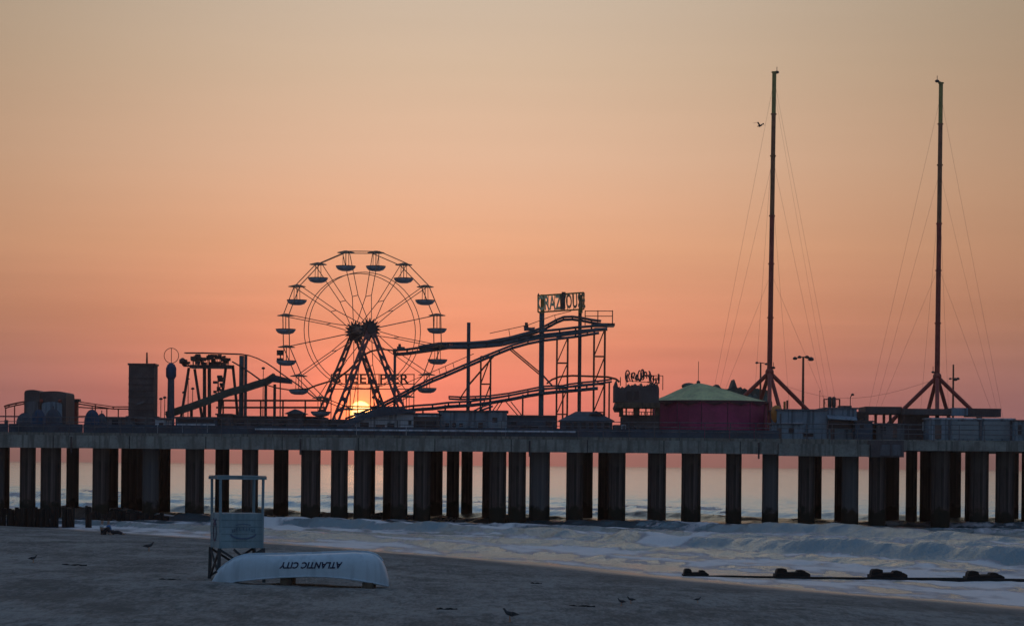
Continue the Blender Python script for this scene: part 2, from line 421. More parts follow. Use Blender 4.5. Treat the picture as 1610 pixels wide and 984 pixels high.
def sea_z(X, Y):
    s, z, cr, ff = wave(X, Y)
    fade = np.clip(s / 5.0, 0, 1); rough = np.clip((s - 2) / 10, 0, 1) * np.exp(-np.maximum(s - 60, 0) / 160.)
    chop = (fbm(X * .9, Y * .75, 61, 4) * .13 + .20 * fbm(X * .28 + Y * .08, Y * .22, 63, 3) * np.clip((s - 6) / 8, 0, 1) * .5 + .16 * (.4 - np.abs(fbm(X * .75 + Y * .25, Y * .42, 65, 4))) * np.clip((s - 4) / 6, 0, 1)) * rough
    swell = fbm(X * .016, Y * .07, 71, 4) * .34 * np.clip((s - 60) / 60, 0, 1) * np.exp(-np.maximum(Y - 600, 0) / 900)
    small = fbm(X * .35, Y * .8, 75, 3) * .05 * np.clip((s - 30) / 40, 0, 1) * np.exp(-np.maximum(Y - 300, 0) / 200)
    return .02 + z * fade + chop + swell + small - .02 * (1 - fade)
def foam(X, Y, Z):
    s, z, cr, ff = wave(X, Y)
    n1 = fbm(X * .30 + Y * .10, Y * .16, 81, 5); n2 = fbm(X * 1.1 + Y * .2, Y * .30, 91, 4)
    zone = np.clip((s + .3) / 1.0, 0, 1) * np.clip((62 - s) / 30, 0, 1)
    nearb = np.clip((Y - 112) / 25, 0, 1)
    near2 = np.clip((97.5 - Y) / 3, 0, 1)
    v = zone * (.58 + .12 * nearb + .22 * near2 + 1.1 * n1 + .9 * n2)
    far = np.clip((170 - s) / 60, 0, 1)
    v = v - 1.5 * cr; v = np.maximum(v, ff * (.7 + .7 * n2) * far)
    v = v + .3 * np.clip((Y - 108) / 15, 0, 1) * np.exp(-(s / 6.) ** 2) * (s > 0)
    edge = np.exp(-((s - .3) / .5) ** 2) * (.45 + .5 * n2)
    strip = np.exp(-((s - 3.0) / 1.9) ** 2) * (1 - .85 * nearb) * np.clip((Y - 95) / 3, .0, 1)          # smooth run-back where the sky mirrors
    v = v * (1 - .9 * strip)
    v = v + .22 * fbm(X * .55 + Y * .15, Y * .18, 97, 4) * (v > .2)
    return np.clip(np.maximum(v, edge), 0, 1)
mw = bpy.data.materials.new('sea_water'); mw.use_nodes = True; t = mw.node_tree; t.nodes.clear(); q = G(t)
geo = q.n('ShaderNodeNewGeometry'); pos = geo.outputs['Position']
fo = q.n('ShaderNodeAttribute', attribute_name='foam')
r1 = noise(q, t, pos, 1.5, 6, (1, .32, 1), .65); r2 = noise(q, t, pos, 5.5, 5, (1, .25, 1), .65); r3 = noise(q, t, pos, .22, 5, (.6, 1.1, 1))
w = q.n('ShaderNodeBsdfPrincipled'); w.inputs['Base Color'].default_value = (.05, .08, .10, 1)
w.inputs['IOR'].default_value = 1.333; w.inputs['Specular IOR Level'].default_value = .5
sy_ = q.n('ShaderNodeSeparateXYZ'); t.links.new(pos, sy_.inputs[0])
t.links.new(q.smooth(sy_.outputs[1], 120, 500, .20, .14), w.inputs['Roughness'])
bm = q.n('ShaderNodeBump'); bm.inputs['Distance'].default_value = .26
t.links.new(q.smooth(sy_.outputs[1], 180, 900, .9, .75), bm.inputs['Strength'])
t.links.new(q.m('ADD', q.m('ADD', r1, q.m('MULTIPLY', r2, .25)), q.m('MULTIPLY', r3, 2.5)), bm.inputs['Height']); t.links.new(bm.outputs[0], w.inputs['Normal'])
fm = q.n('ShaderNodeBsdfPrincipled'); fm.inputs['Roughness'].default_value = .55
thick = q.smooth(q.m('ADD', fo.outputs['Fac'], q.m('MULTIPLY', q.m('SUBTRACT', r1, .5), .7)), .45, 1.0)
t.links.new(q.mix(thick, (.42, .38, .40, 1), (.95, .87, .85, 1)), fm.inputs['Base Color'])
bf = q.n('ShaderNodeBump'); bf.inputs['Distance'].default_value = .22; bf.inputs['Strength'].default_value = .7
t.links.new(q.m('ADD', r1, q.m('MULTIPLY', r2, .5)), bf.inputs['Height']); t.links.new(bf.outputs[0], fm.inputs['Normal'])
ffac = q.smooth(q.m('ADD', fo.outputs['Fac'], q.m('ADD', q.m('MULTIPLY', q.m('SUBTRACT', r1, .5), 1.5), q.m('MULTIPLY', q.m('SUBTRACT', r2, .5), .9))), .38, .50)
gw = q.n('ShaderNodeBsdfGlossy'); gw.inputs['Color'].default_value = (.74, .93, 1.0, 1)
t.links.new(q.smooth(sy_.outputs[1], 120, 500, .28, .2), gw.inputs['Roughness']); t.links.new(bm.outputs[0], gw.inputs['Normal'])
wm_ = q.n('ShaderNodeMixShader'); t.links.new(q.smooth(sy_.outputs[1], 170, 230, .30, .72), wm_.inputs[0]); t.links.new(w.outputs[0], wm_.inputs[1]); t.links.new(gw.outputs[0], wm_.inputs[2])
mx = q.n('ShaderNodeMixShader'); t.links.new(ffac, mx.inputs[0]); t.links.new(wm_.outputs[0], mx.inputs[1]); t.links.new(fm.outputs[0], mx.inputs[2])
o = q.n('ShaderNodeOutputMaterial'); t.links.new(mx.outputs[0], o.inputs[0])
xs = spread(-62, 70, .36, 7500, 1.3)
ys = np.concatenate([np.arange(60, 320, .33), 320 + np.cumsum(.36 * 1.035 ** np.arange(150))])
ys = np.concatenate([ys, ys[-1] + np.cumsum(60 * 1.12 ** np.arange(24))])
sea = grid_object('sea_water', xs, ys, sea_z, {'foam': foam}, mw)
tag(sea, 'grey foaming surf and calm sea reaching the horizon', None, None, 'structure')

# ------------------------------------------------------------------ pier
Y0, Y1 = 179.5, 216.0
DZ = 6.62                                     # deck surface
pier = thing('pier', 'long concrete amusement pier on thick round piles crossing the surf', 'pier', (0, 181, 0))
xl, xa, xb, xr = -62.0, P(1220, 700, 181).x, P(1416, 700, 181).x, 62.0
zb, zt = P(805, 710.3, 181).z, P(805, 690.5, 181).z
MB().box(xl, xa - .03, Y0, Y0 + 1.2, zb, zt).build('edge_beam', CONC, pier)
MB().box(xa + .03, xb - 2.55, Y0 - .05, Y0 + 1.2, zb - .12, zt - .16).build('edge_beam', CONC, pier)
MB().box(xb - .01, xr, Y0 + .5, Y0 + 1.6, zb + .36, zt + .12).build('edge_beam', CONC, pier)
MB().box(xl, xr, Y0 + 1.25, Y1, DZ - .6, DZ).build('deck', CONC, pier)
m = MB()
for k in range(26):
    x = xl + k * (xr - xl) / 25; m.box(x - .3, x + .3, Y0 + 1.6, Y1 - .2, zb + .38, DZ - .61)
m.build('cross_beam', CONC, pier)
for k in range(15):
    x = xl + 5.2 + k * 5.67
    if x < xa - .5: MB().box(x, x + .06, Y0 - .012, Y0 - .003, zb + .004, zt - .004).build('beam_joint', DWOOD, pier)
    if k % 3 == 1 and x < xa - .5: MB().tube((x + 1.4, Y0 - .12, zb - .35), (x + 1.4, Y0 - .12, zt - .1), .07, n=7).build('drain_pipe', DSTEEL, pier)
# end box with two panels
bx = MB().box(xb - 2.5, xb - .05, Y0 - .35, Y0 + 1.2, zb - .14, zt + .15).build('pump_box', DARKW, pier)
for k in (0, 1): MB().box(xb - 1.85 + k * .88, xb - 1.1 + k * .88, Y0 - .39, Y0 - .352, zb - .02, zb + .78).build('panel', GREYW, bx)
m = MB()
for k in range(44):
    x = xl + 2 + k * 1.86
    if x < xa: m.box(x, x + 1.82, Y0 + 1.3, Y0 + 1.4, DZ - .05, DZ + .62)
m.build('low_parapet', NAVY, pier)
x = xl + 8; rp = None
while x < xr - 8:
    if rp is None: rp = MB().tube((0, 0, DZ - .6), (0, 0, 7.75), .028, n=5).build('railing_post', GREYW); o = rp
    else: o = rp.copy(); col.objects.link(o)
    o.parent = pier; o.location = Vector((x, Y0 + 1.1, 0)) - pier.location; x += 1.9
for zz in (7.75, 7.40, 7.05): MB().tube((xl, Y0 + 1.1, zz), (xr, Y0 + 1.1, zz), .03, n=5).build('rail', GREYW, pier)
MB().tube((P(400, 680, 180).x, Y0 + .9, 6.98), (P(905, 680, 180).x, Y0 + .9, 6.98), .07, n=6).build('painted_highlight_pipe', OFFW, pier)
# piles: dark spans between the gaps, each as one or more round piles in several rows
spans = [(-60, -34), (-20, 15), (31, 56), (63.5, 96), (104, 124), (145, 186), (190, 268), (291, 321), (338, 360.5), (380, 406), (430, 453.5),
         (473, 504), (520, 547), (556, 590), (602, 641), (650, 696), (702, 722), (725, 743), (758, 796), (799, 827), (832, 864.6),
         (890, 932), (940, 983.5), (1018, 1047.3), (1071, 1102), (1141, 1166), (1198, 1224), (1254.5, 1292), (1312, 1350), (1365.5, 1414),
         (1424, 1442), (1446, 1511), (1517, 1554.5), (1565, 1601.6), (1606, 1650)]
pile_me = MB()
prof = [(1.0, -2.0), (1.0, 0), (1.0, 7.0)]
pile_me.lathe((0, 0, 0), [(1.0, 0.0), (1.0, .5), (.985, .5), (.985, 1.0)], 20)
first = None
def add_pile(xc_px, wpx, Yd):
    global first
    c = P(xc_px, 765, Yd); r = wpx / 2 * Yd / F
    top = (DZ - .62) if Yd > Y0 + 1.3 else zb
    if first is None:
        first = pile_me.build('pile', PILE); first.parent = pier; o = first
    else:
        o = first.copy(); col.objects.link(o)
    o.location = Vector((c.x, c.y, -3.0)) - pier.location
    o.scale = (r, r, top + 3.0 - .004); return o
rows_b = [191.5, 203.0, 213.5]
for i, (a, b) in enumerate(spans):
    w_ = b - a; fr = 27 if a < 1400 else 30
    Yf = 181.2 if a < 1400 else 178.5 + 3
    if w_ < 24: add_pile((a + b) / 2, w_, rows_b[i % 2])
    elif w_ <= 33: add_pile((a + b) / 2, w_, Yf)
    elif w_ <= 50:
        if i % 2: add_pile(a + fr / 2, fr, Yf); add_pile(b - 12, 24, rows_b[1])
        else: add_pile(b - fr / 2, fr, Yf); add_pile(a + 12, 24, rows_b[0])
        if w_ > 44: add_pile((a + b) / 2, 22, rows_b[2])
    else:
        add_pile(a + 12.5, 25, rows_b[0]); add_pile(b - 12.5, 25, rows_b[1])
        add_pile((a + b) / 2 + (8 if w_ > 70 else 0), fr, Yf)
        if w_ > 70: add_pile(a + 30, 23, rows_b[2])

DK = DZ + .003
def base(px, Y, z=DK): return Vector((P(px, 700, Y).x, Y, z))

# ------------------------------------------------------------------ buildings on the deck
def building(name, label, cat, x0, x1, yt, Y, depth, wm, rm, feats=(), roof='flat', group=None, yt2=None, over=.12):
    a = P(x0, yt, Y); b = P(x1, yt2 if yt2 else yt, Y); z = (a.z + b.z) / 2; cx = (a.x + b.x) / 2
    th = thing(name, label, cat, (cx, Y, DK), group)
    z0 = DK
    MB().box(a.x, b.x, Y, Y + depth, z0, z - .12).build('wall', wm, th)
    if roof == 'flat':
        MB().box(a.x - over, b.x + over, Y - over, Y + depth + over, z - .117, z).build('roof', rm, th)
    elif roof == 'gable':
        rise = (b.x - a.x) * .22
        MB().prism([(a.x - .25, z - .117), (b.x + .25, z - .117), (cx, z + rise)], Y - .2, Y + depth + .2).build('roof', rm, th)
    elif roof == 'hip':
        rise = min(1.0, (b.x - a.x) * .16)
        q0 = [(a.x - .2, Y - .2, z - .117), (b.x + .2, Y - .2, z - .117), (b.x + .2, Y + depth + .2, z - .117), (a.x - .2, Y + depth + .2, z - .117)]
        ins = (b.x - a.x) * .3
        q1 = [(a.x + ins, Y + depth * .4, z + rise), (b.x - ins, Y + depth * .4, z + rise), (b.x - ins, Y + depth * .6, z + rise), (a.x + ins, Y + depth * .6, z + rise)]
        MB().add(q0 + q1, [(3, 2, 1, 0), (4, 5, 6, 7), (0, 1, 5, 4), (1, 2, 6, 5), (2, 3, 7, 6), (3, 0, 4, 7)]).build('roof', rm, th)
    for kind, fx0, fx1, fy0, fy1 in feats:
        p0 = P(fx0, fy0, Y); p1 = P(fx1, fy1, Y)
        za, zc = max(p1.z, DK + .01), p0.z
        if kind == 'window':
            w = MB()
            for bxs in ((p0.x - .05, p1.x + .05, zc, zc + .06), (p0.x - .05, p1.x + .05, za - .06, za), (p0.x - .05, p0.x, za, zc), (p1.x, p1.x + .05, za, zc)):
                w.box(bxs[0], bxs[1], Y - .06, Y - .003, bxs[2], bxs[3])
            wo_ = w.build('window', wm, th)
            MB().box(p0.x, p1.x, Y - .03, Y - .004, za, zc).build('pane', GLASS, wo_)
        elif kind == 'door':
            d_ = MB().box(p0.x, p1.x, Y - .05, Y - .003, za, zc).build('door', DOORM, th)
            MB().cbox((p1.x - .1, Y - .075, (za + zc) / 2), .04, .05, .12).build('handle', DSTEEL, d_)
        elif kind == 'shutter':
            w = MB(); nn = max(2, int((zc - za) / .22))
            for k in range(nn): w.box(p0.x, p1.x, Y - .05 - .015 * (k % 2), Y - .003, za + (zc - za) * k / nn, za + (zc - za) * (k + 1) / nn - .01)
            w.build('shutter', SHUT, th)
        elif kind == 'stripe': MB().box(p0.x, p1.x, Y - .035, Y - .003, za, zc).build('fascia_board', OFFW, th)
        elif kind == 'dark': MB().box(p0.x, p1.x, Y - .03, Y - .003, za, zc).build('opening', GLASS, th)
        elif kind == 'unit':
            MB().box(p0.x, p1.x, Y + 1, Y + 2, z + .002, zc).build('rooftop_unit', GREYW, th)
        elif kind == 'pilaster': MB().box(p0.x, p1.x, Y - .1, Y - .003, za, zc).build('pilaster', GREYW, th)
    return th

# far left ride front with rounded arches
th = thing('ride_facade', 'dark ride front with two rounded arch tops at the far left of the pier', 'ride building', base(70, 196))
a = P(38, 640, 196); b = P(62, 640, 196); c = P(103, 640, 196)
def arch(x0, x1, z0, z1, n=10): return [(x0, z0), (x1, z0)] + [(x1 + (x0 - x1) * (1 - math.cos(math.pi * k / n)) / 2, z1 + .28 * math.sin(math.pi * k / n) ** .6) for k in range(n + 1)]
MB().prism(arch(a.x, b.x, DK, P(50, 618, 196).z), 196, 200).build('arched_wall', DARKW, th)
MB().prism(arch(b.x + .01, c.x, DK, P(80, 620, 196).z), 196.2, 200).build('arched_wall', DARKW, th)
MB().prism(arch(a.x + .15, b.x - .1, DK, P(50, 636, 196).z), 195.9, 195.99).build('inner_panel', GREYW, th)
MB().prism(arch(b.x + .2, c.x - .3, DK, P(80, 637, 196).z), 196.0, 196.18).build('inner_panel', BLUEG, th)
MB().sphere(P(65, 630, 195.8), .16, 6).build('lamp_boss', RED, th)
MB().sphere(P(94, 630, 195.8), .16, 6).build('lamp_boss', RED, th)

def dome(label, x0, x1, yt, Y, m_, grp='blue canvas covers on the pier'):
    a = P(x0, yt, Y); b = P(x1, yt, Y); r = (b.x - a.x) / 2; cx = (a.x + b.x) / 2; h = a.z - DK
    th = thing('canvas_tent', label, 'tent', (cx, Y, DK), grp)
    n = 8; pr = [(r, 0), (r * .99, h * .45)] + [(r * math.cos(math.pi / 2 * k / n) * .99 + .001, h * .45 + h * .55 * math.sin(math.pi / 2 * k / n)) for k in range(1, n + 1)]
    MB().lathe((cx, Y, DK), pr, 16, sy=.8).build('canvas', m_, th)
    MB().tube((cx, Y, DK + h - .02), (cx, Y, DK + h + .25), .04, n=5).build('finial', DSTEEL, th)
    m = MB()
    for k in range(8):
        t_ = 2 * math.pi * k / 8
        m.path([(cx + (rr + .012) * math.cos(t_), Y + (rr + .012) * .8 * math.sin(t_), DK + zz + .01) for rr, zz in pr], .02, 4)
    m.build('seam', NAVY, th)
dome('dark blue rounded tent just left of the arched ride front', 26, 52, 649, 190, NAVY)
dome('bright blue pointed tent in front of the arched ride front', 49, 72, 643.5, 188.5, BLUEC)
dome('near black rounded tent before the right arch of the ride front', 70, 98, 643, 190, NAVY)
dome('round teal blue tent between the ride front and the dark tower', 133, 157, 644, 189, BLUEC)
dome('small dark tent hugging the right side of the round teal tent', 152, 168, 650, 191, NAVY)

# low track of the small coaster at far left
def track(th, pts, Y, gauge=.9, spine=True, r=.05, tie=.9, matr=STEEL, rise=.16, name='track', sr=.11, ring=None):
    m = MB(); P3 = [P(x, y, Y) for x, y in pts]
    for s_ in (-1, 1): m.path([p + Vector((0, s_ * gauge / 2, rise)) for p in P3], r, 6)
    if spine: m.path([p - Vector((0, 0, rise)) for p in P3], sr, 6)
    for a, b in zip(P3[:-1], P3[1:]):
        n = max(1, int((b - a).length / tie))
        for k in range(n):
            c = a.lerp(b, k / n)
            m.tube(c + Vector((0, -gauge / 2, rise)), c + Vector((0, gauge / 2, rise)), r * .8, n=5)
            if spine: m.tube(c + Vector((0, -gauge / 2, rise)), c - Vector((0, 0, rise)), r * .7, n=4); m.tube(c + Vector((0, gauge / 2, rise)), c - Vector((0, 0, rise)), r * .7, n=4)
    return m.build(name, matr, th)
def column(th, px, y0, Y, w=.2, name='column', mt=STEEL, px2=None, yb=None):
    a = P(px, y0, Y); b = P(px2 if px2 else px, 690, Y)
    zb_ = DK if yb is None else P(px, yb, Y).z
    x2 = a.x if px2 is None else b.x
    return MB().tube((a.x, Y, a.z), (x2, Y, zb_), w, n=8).build(name, mt, th)

th = thing('kiddie_coaster', 'low red coaster track running behind the arched ride front and blue tents', 'roller coaster', base(100, 202))
track(th, [(8, 640), (14, 638), (25, 635.5), (38, 633), (60, 631), (103, 631.5), (120, 632.5), (150, 637), (178, 641), (204, 641)], 202, .7, True, .045, 1.0, RED, .09, sr=.06)
track(th, [(103, 640), (125, 641), (150, 642.5), (170, 643)], 203.5, .7, False, .05, 1.0, RED, .05)
track(th, [(0, 655), (40, 655), (103, 655.5), (135, 655)], 204, .7, False, .04, 1.4, RED, .05)
for x, y in ((9, 641), (23, 637), (60, 632), (104, 633), (150, 639), (168, 642), (186, 643)): column(th, x, y, 202, .05, mt=RED)
MB().box(P(113, 640, 201).x, P(122, 640, 201).x, 201, 201.5, DK, P(117, 628, 201).z).build('lift_tower', RED, th)
MB().box(P(111, 640, 200.9).x, P(125, 640, 200.9).x, 200.9, 201.6, P(117, 632, 201).z, P(117, 627, 201).z).build('tower_cap', DSTEEL, th)
MB().box(P(7, 640, 198).x, P(12, 640, 198).x, 198, 198.3, DK, P(9, 660, 198).z).build('control_post', DSTEEL, th)

building('low_shed', 'low grey shed between the teal tent and the dark tower', 'shed', 158, 205, 655, 193, 4, GREYW, DARKW, [('window', 176, 186, 660, 668), ('door', 192, 197, 660, 680)])
# dark tower
th = thing('climbing_tower', 'tall dark rectangular tower with a thin mast on its roof', 'tower', base(222, 198))
a = P(202.5, 571, 198); b = P(242.5, 571, 198)
MB().box(a.x, b.x, 198, 200, DK, a.z - .15).build('body', DARKW, th)
MB().box(a.x - .08, b.x + .08, 197.9, 200.1, a.z - .147, a.z).build('parapet', DSTEEL, th)
m = MB()
for k in range(9): z = DK + .5 + k * .52; m.box(a.x - .03, b.x + .03, 197.95, 197.997, z, z + .06)
m.build('course', DSTEEL, th)
MB().tube(P(231, 571, 199), P(231, 554, 199), .09, .06, 6).build('roof_mast', RUST, th)
MB().beam(P(213, 636, 197.9), P(228, 631, 197.9), .05, .16).build('name_board', GREYW, th)
MB().box(P(196, 655, 195).x, P(243, 655, 195).x, 195.5, 197.9, DK, P(222, 654, 196).z).build('base_block', DARKW, th)
# ring tower
th = thing('ring_tower', 'slim blue topped pole carrying a round wire ring beside the dark tower', 'tower', base(269, 199))
c = P(269, 590, 199)
MB().tube((c.x, 199, DK), (c.x, 199, P(269, 594, 199).z), .32, .27, 12).build('shaft', NAVY, th)
MB().lathe((c.x, 199, P(269, 596, 199).z), [(.28, 0), (.43, .25), (.43, .9), (.3, 1.2), (.08, 1.35)], 14).build('cabin', BLUEC, th)
rc = P(269.5, 559, 199); m = MB()
for yw in (0,):
    m.path([rc + Vector((.6 * math.cos(t_) * math.cos(yw), .6 * math.cos(t_) * math.sin(yw), .62 * math.sin(t_))) for t_ in [2 * math.pi * k / 24 for k in range(25)]], .03, 5)
m.tube(rc - Vector((0, 0, .9)), rc + Vector((0, 0, .62)), .03, n=5)
m.build('wire_ring', RUST, th)
building('white_kiosk', 'small pale kiosk at the foot of the ring topped pole', 'kiosk', 244, 262, 657, 191, 3, OFFW, GREYW, [('window', 250, 257, 664, 672)])
building('snack_stand', 'long low stand with a pale front board below the ship ride', 'stand', 276, 341, 655, 189, 5, NAVY, DARKW, [('stripe', 278, 338, 666, 680), ('dark', 280, 336, 659, 664)])
building('ticket_booth', 'dark booth behind a parked pair of pale machines', 'booth', 341, 362, 650, 190, 4, DARKW, DARKW, [('window', 345, 350, 660, 668), ('door', 353, 358, 662, 682)])
building('arcade_shed', 'long dark low shed below the left half of the wheel', 'shed', 362, 505, 654, 192, 6, DARKW, DARKW,
         [('window', 372 + 22 * k, 384 + 22 * k, 663, 672) for k in range(5)], roof='flat')
th = building('gable_hut', 'small gabled dark hut on the shed roof line left of the wheel legs', 'hut', 452, 476, 648, 190.5, 3, DARKW, SHING, [('window', 460, 468, 655, 662)], roof='gable')

# ------------------------------------------------------------------ flume and station ride
th = thing('flume_coaster', 'coaster with splayed legs, high machinery deck and long sloping trough', 'roller coaster', base(340, 204))
a, b = P(300, 570, 204), P(365, 570, 204)
MB().box(a.x, b.x, 203.2, 205, P(330, 579, 204).z, P(330, 574, 204).z).build('station_deck', DSTEEL, th)
m = MB()
random.seed(3)
for k in range(52):
    x = 290 + random.random() * 72; y = 559 + random.random() * 14; s_ = .10 + random.random() * .22
    p_ = P(x, y, 203.4 + random.random() * 1.2); m.cbox(p_, s_ * 1.3, .4, s_)
    m.beam(p_, P(x, 576, p_.y), .05, .05)
for yy_ in (203.4, 204.0, 204.6): m.beam(P(289, 575.5, yy_), P(363, 575.5, yy_), .1, .12)
for x_ in (289, 363): m.beam(P(x_, 575.5, 203.3), P(x_, 575.5, 204.7), .1, .1)
m.build('machinery', DSTEEL, th)
m = MB(); m.lathe(P(287, 568, 204) - Vector((0, 0, .25)), [(.05, 0), (.28, .1), (.28, .4), (.06, .55)], 10); m.beam(P(287, 568, 204), P(300, 576, 204), .08, .08); m.build('end_drum', DSTEEL, th)
for (x0, y0, x1) in ((297, 578, 280), (306, 580, 322), (321.5, 578, 321.5), (329, 578, 329.5), (355, 578, 341), (366, 574, 377)):
    a = P(x0, y0, 204); MB().tube(a, (P(x1, 690, 204).x, 204, DK), .12 if x0 not in (321.5, 329) else .15, n=8).build('leg', DSTEEL, th)
for x in (380, 386.5): column(th, x, 559, 203, .2 if x < 385 else .13, 'tall_post', STEEL)
track(th, [(291, 556), (320, 556), (350, 557), (380, 558), (392, 560), (405, 564.5), (418, 571), (430, 579), (442, 588), (455, 597), (467, 605), (478, 613), (489, 622), (500, 629), (515, 634)], 203, .8, False, .05, 1.0, DSTEEL, .06, 'upper_track')
track(th, [(366, 570), (380, 578), (395, 588), (410, 599), (420, 604)], 202.4, .8, False, .06, 1.0, DSTEEL, .06, 'upper_track')
track(th, [(418, 606), (436, 611), (455, 614), (470, 613), (485, 612), (497, 607), (510, 603), (530, 597), (548, 583), (560, 571), (572, 559), (584, 553), (600, 550), (618, 552)], 203.5, .8, False, .055, 1.0, RUST, .06, 'curved_track')
m = MB()
tr = [(262, 654), (278, 648), (300, 641), (330, 630), (358, 619), (385, 612), (400, 607), (420, 601), (432, 593)]
P3 = [P(x, y, 201.2) for x, y in tr]
for a, b in zip(P3[:-1], P3[1:]):
    m.beam(a, b, .9, .42)
    for s_ in (-.5, .5): m.beam(a + Vector((0, s_, .22)), b + Vector((0, s_, .22)), .08, .3)
m.build('flume_trough', mat('trough_green', (.10, .13, .12), .6, 0, .3, 2), th)
a, b = P(424, 592, 201), P(459, 603, 201)
m = MB(); m.prism([(P(424, 603, 201).x, P(424, 600, 201).z), (P(434, 590, 201).x, P(434, 590, 201).z), (P(458, 587, 201).x, P(458, 596, 201).z), (P(458, 603, 201).x, P(458, 603, 201).z)], 200.5, 202); m.build('drop_hood', NAVY, th)
for x, y in ((418, 604), (432, 604), (345, 626), (301, 642)): column(th, x, y, 201.2, .12, 'trough_support', DSTEEL)
for y in (629.5, 640.5):
    p0, p1 = P(340, y, 205), P(512, y, 205); MB().beam(p0, p1, .2, .16).build('cross_rail', RUST if y < 635 else DSTEEL, th)
for x in (351, 372, 410, 445, 480): column(th, x, 630, 205, .07, 'trestle', RUST)
m = MB(); random.seed(5)
for k in range(9): m.cbox(P(338 + random.random() * 12, 592 + k * 3, 202.5), .2 + .3 * random.random(), .3, .22)
m.beam(P(343, 592, 202.5), P(343, 628, 202.5), .1, .1)
m.build('figure_ornament', DSTEEL, th)

def lamp_post(label, px, ytop, Y, arms, w=.07, matr=RUST, arm_y=None, grp='lamp posts along the pier', name='lamp_post'):
    p0 = P(px, ytop, Y); th = thing(name, label, 'lamp post', (p0.x, Y, DK), grp)
    MB().tube((p0.x, Y, DK), p0, w * 1.5, w, 8).build('pole', matr, th)
    for dx, dy, r in arms:
        q_ = P(px + dx, (arm_y or ytop) + dy, Y)
        ar = MB().tube((p0.x, Y, P(px, arm_y or ytop, Y).z), q_, .035, n=5).build('arm', matr, th)
        m = MB(); m.lathe(q_ - Vector((0, 0, r * .7)), [(r * .5, 0), (r, r * .3), (r * .9, r * .9), (r * .3, r * 1.3)], 10); m.build('lamp_head', DSTEEL, ar)
    return th
for i, (x, yt) in enumerate(((296, 596), (303, 612), (289, 618), (259, 626), (253, 628), (414, 580))):
    lab = ['thin post seen between the splayed ride legs, the tallest of the row', 'short lamp post just right of the tallest thin one between ride legs', 'low lamp post left of the ride leg trestle', 'low lamp post just left of the ring topped pole',
           'lowest lamp post between the dark tower and the ring pole', 'thin lamp post above the sloping trough left of the wheel'][i]
    lamp_post(lab, x, yt, 210, [(0, -1.5, .16)] if i else [(1, -.5, .08)], .03)

# hanging banner/light box left of the wheel
th = thing('light_box', 'two stacked dark light boxes on a post at the left rim of the wheel', 'light box', base(441, 200))
MB().tube((P(441, 600, 200).x, 200, DK), P(441, 551, 200), .05, n=6).build('pole', DSTEEL, th)
MB().box(P(435.5, 550, 199.8).x, P(446, 550, 199.8).x, 199.6, 199.9, P(441, 558.5, 199.8).z, P(441, 550.5, 199.8).z).build('upper_box', DSTEEL, th)
MB().box(P(435.5, 550, 199.8).x, P(446, 550, 199.8).x, 199.6, 199.9, P(441, 571, 199.8).z, P(441, 563, 199.8).z).build('lower_box', NAVY, th)

# ------------------------------------------------------------------ ferris wheel
WY = 197.0
hub = P(570, 520, WY); KW = WY / F
YAW = R(19)
wheel = thing('ferris_wheel', 'big ferris wheel with sixteen round tub gondolas in front of the sunrise', 'ferris wheel', (hub.x, WY, DK))
MR = Matrix.Rotation(YAW, 3, 'Z')
def W(u, d, v): return hub + MR @ Vector((u, d, v))     # u along the wheel's face, d depth (-d nearer), v up
RW = 125.5 * KW; RI = 91 * KW; hr = 1.02; hf = 2.2; NJ = 16; off0 = R(11.25 + 1.7)
ang = [off0 + 2 * math.pi * k / NJ for k in range(NJ)]    # measured from up, towards the left
def pt(a, r, d): return W(-math.sin(a) * r, d, math.cos(a) * r)
for s_ in (-1, 1):
    m = MB(); pp = [pt(a, RW, s_ * hr) for a in ang]
    for a, b in zip(pp, pp[1:] + pp[:1]): m.tube(a, b, .04, n=6)
    m.build('outer_rim', WHEELP, wheel)
    m = MB(); N2 = 48; pp = [pt(2 * math.pi * k / N2, RI, s_ * .72) for k in range(N2)]
    for a, b in zip(pp, pp[1:] + pp[:1]): m.tube(a, b, .034, n=5)
    m.build('inner_ring', WHEELP, wheel)
for a in ang:
    m = MB()
    d_ = hr * .86
    for s_ in (-1, 1): m.tube(pt(a, RW, s_ * hr), pt(a, 2.9, s_ * d_), .034, n=5); m.tube(pt(a, 2.9, s_ * d_), pt(a, .8, s_ * hf), .034, n=5)
    m.tube(pt(a, 2.9, -d_), pt(a, 2.9, d_), .034, n=5)
    m.tube(pt(a, RW, -hr), pt(a, RW, hr), .05, n=5)
    m.build('spoke', WHEELP, wheel)
for s_ in (-1, 1):
    vs = []; n = 32
    for dd in (-.09, .09):
        for k in range(n):
            rr = .95 if k % 2 == 0 else .62; t_ = 2 * math.pi * k / n
            vs.append(W(rr * math.cos(t_), s_ * hf + dd, rr * math.sin(t_)))
    MB().add(vs, [tuple(range(n)), tuple(range(n, 2 * n))[::-1]] + [(k, n + k, n + (k + 1) % n, (k + 1) % n) for k in range(n)]).build('hub_flange', DSTEEL, wheel)
MB().tube(W(0, -2.75, 0), W(0, 2.75, 0), .36, n=14).build('axle', DSTEEL, wheel)
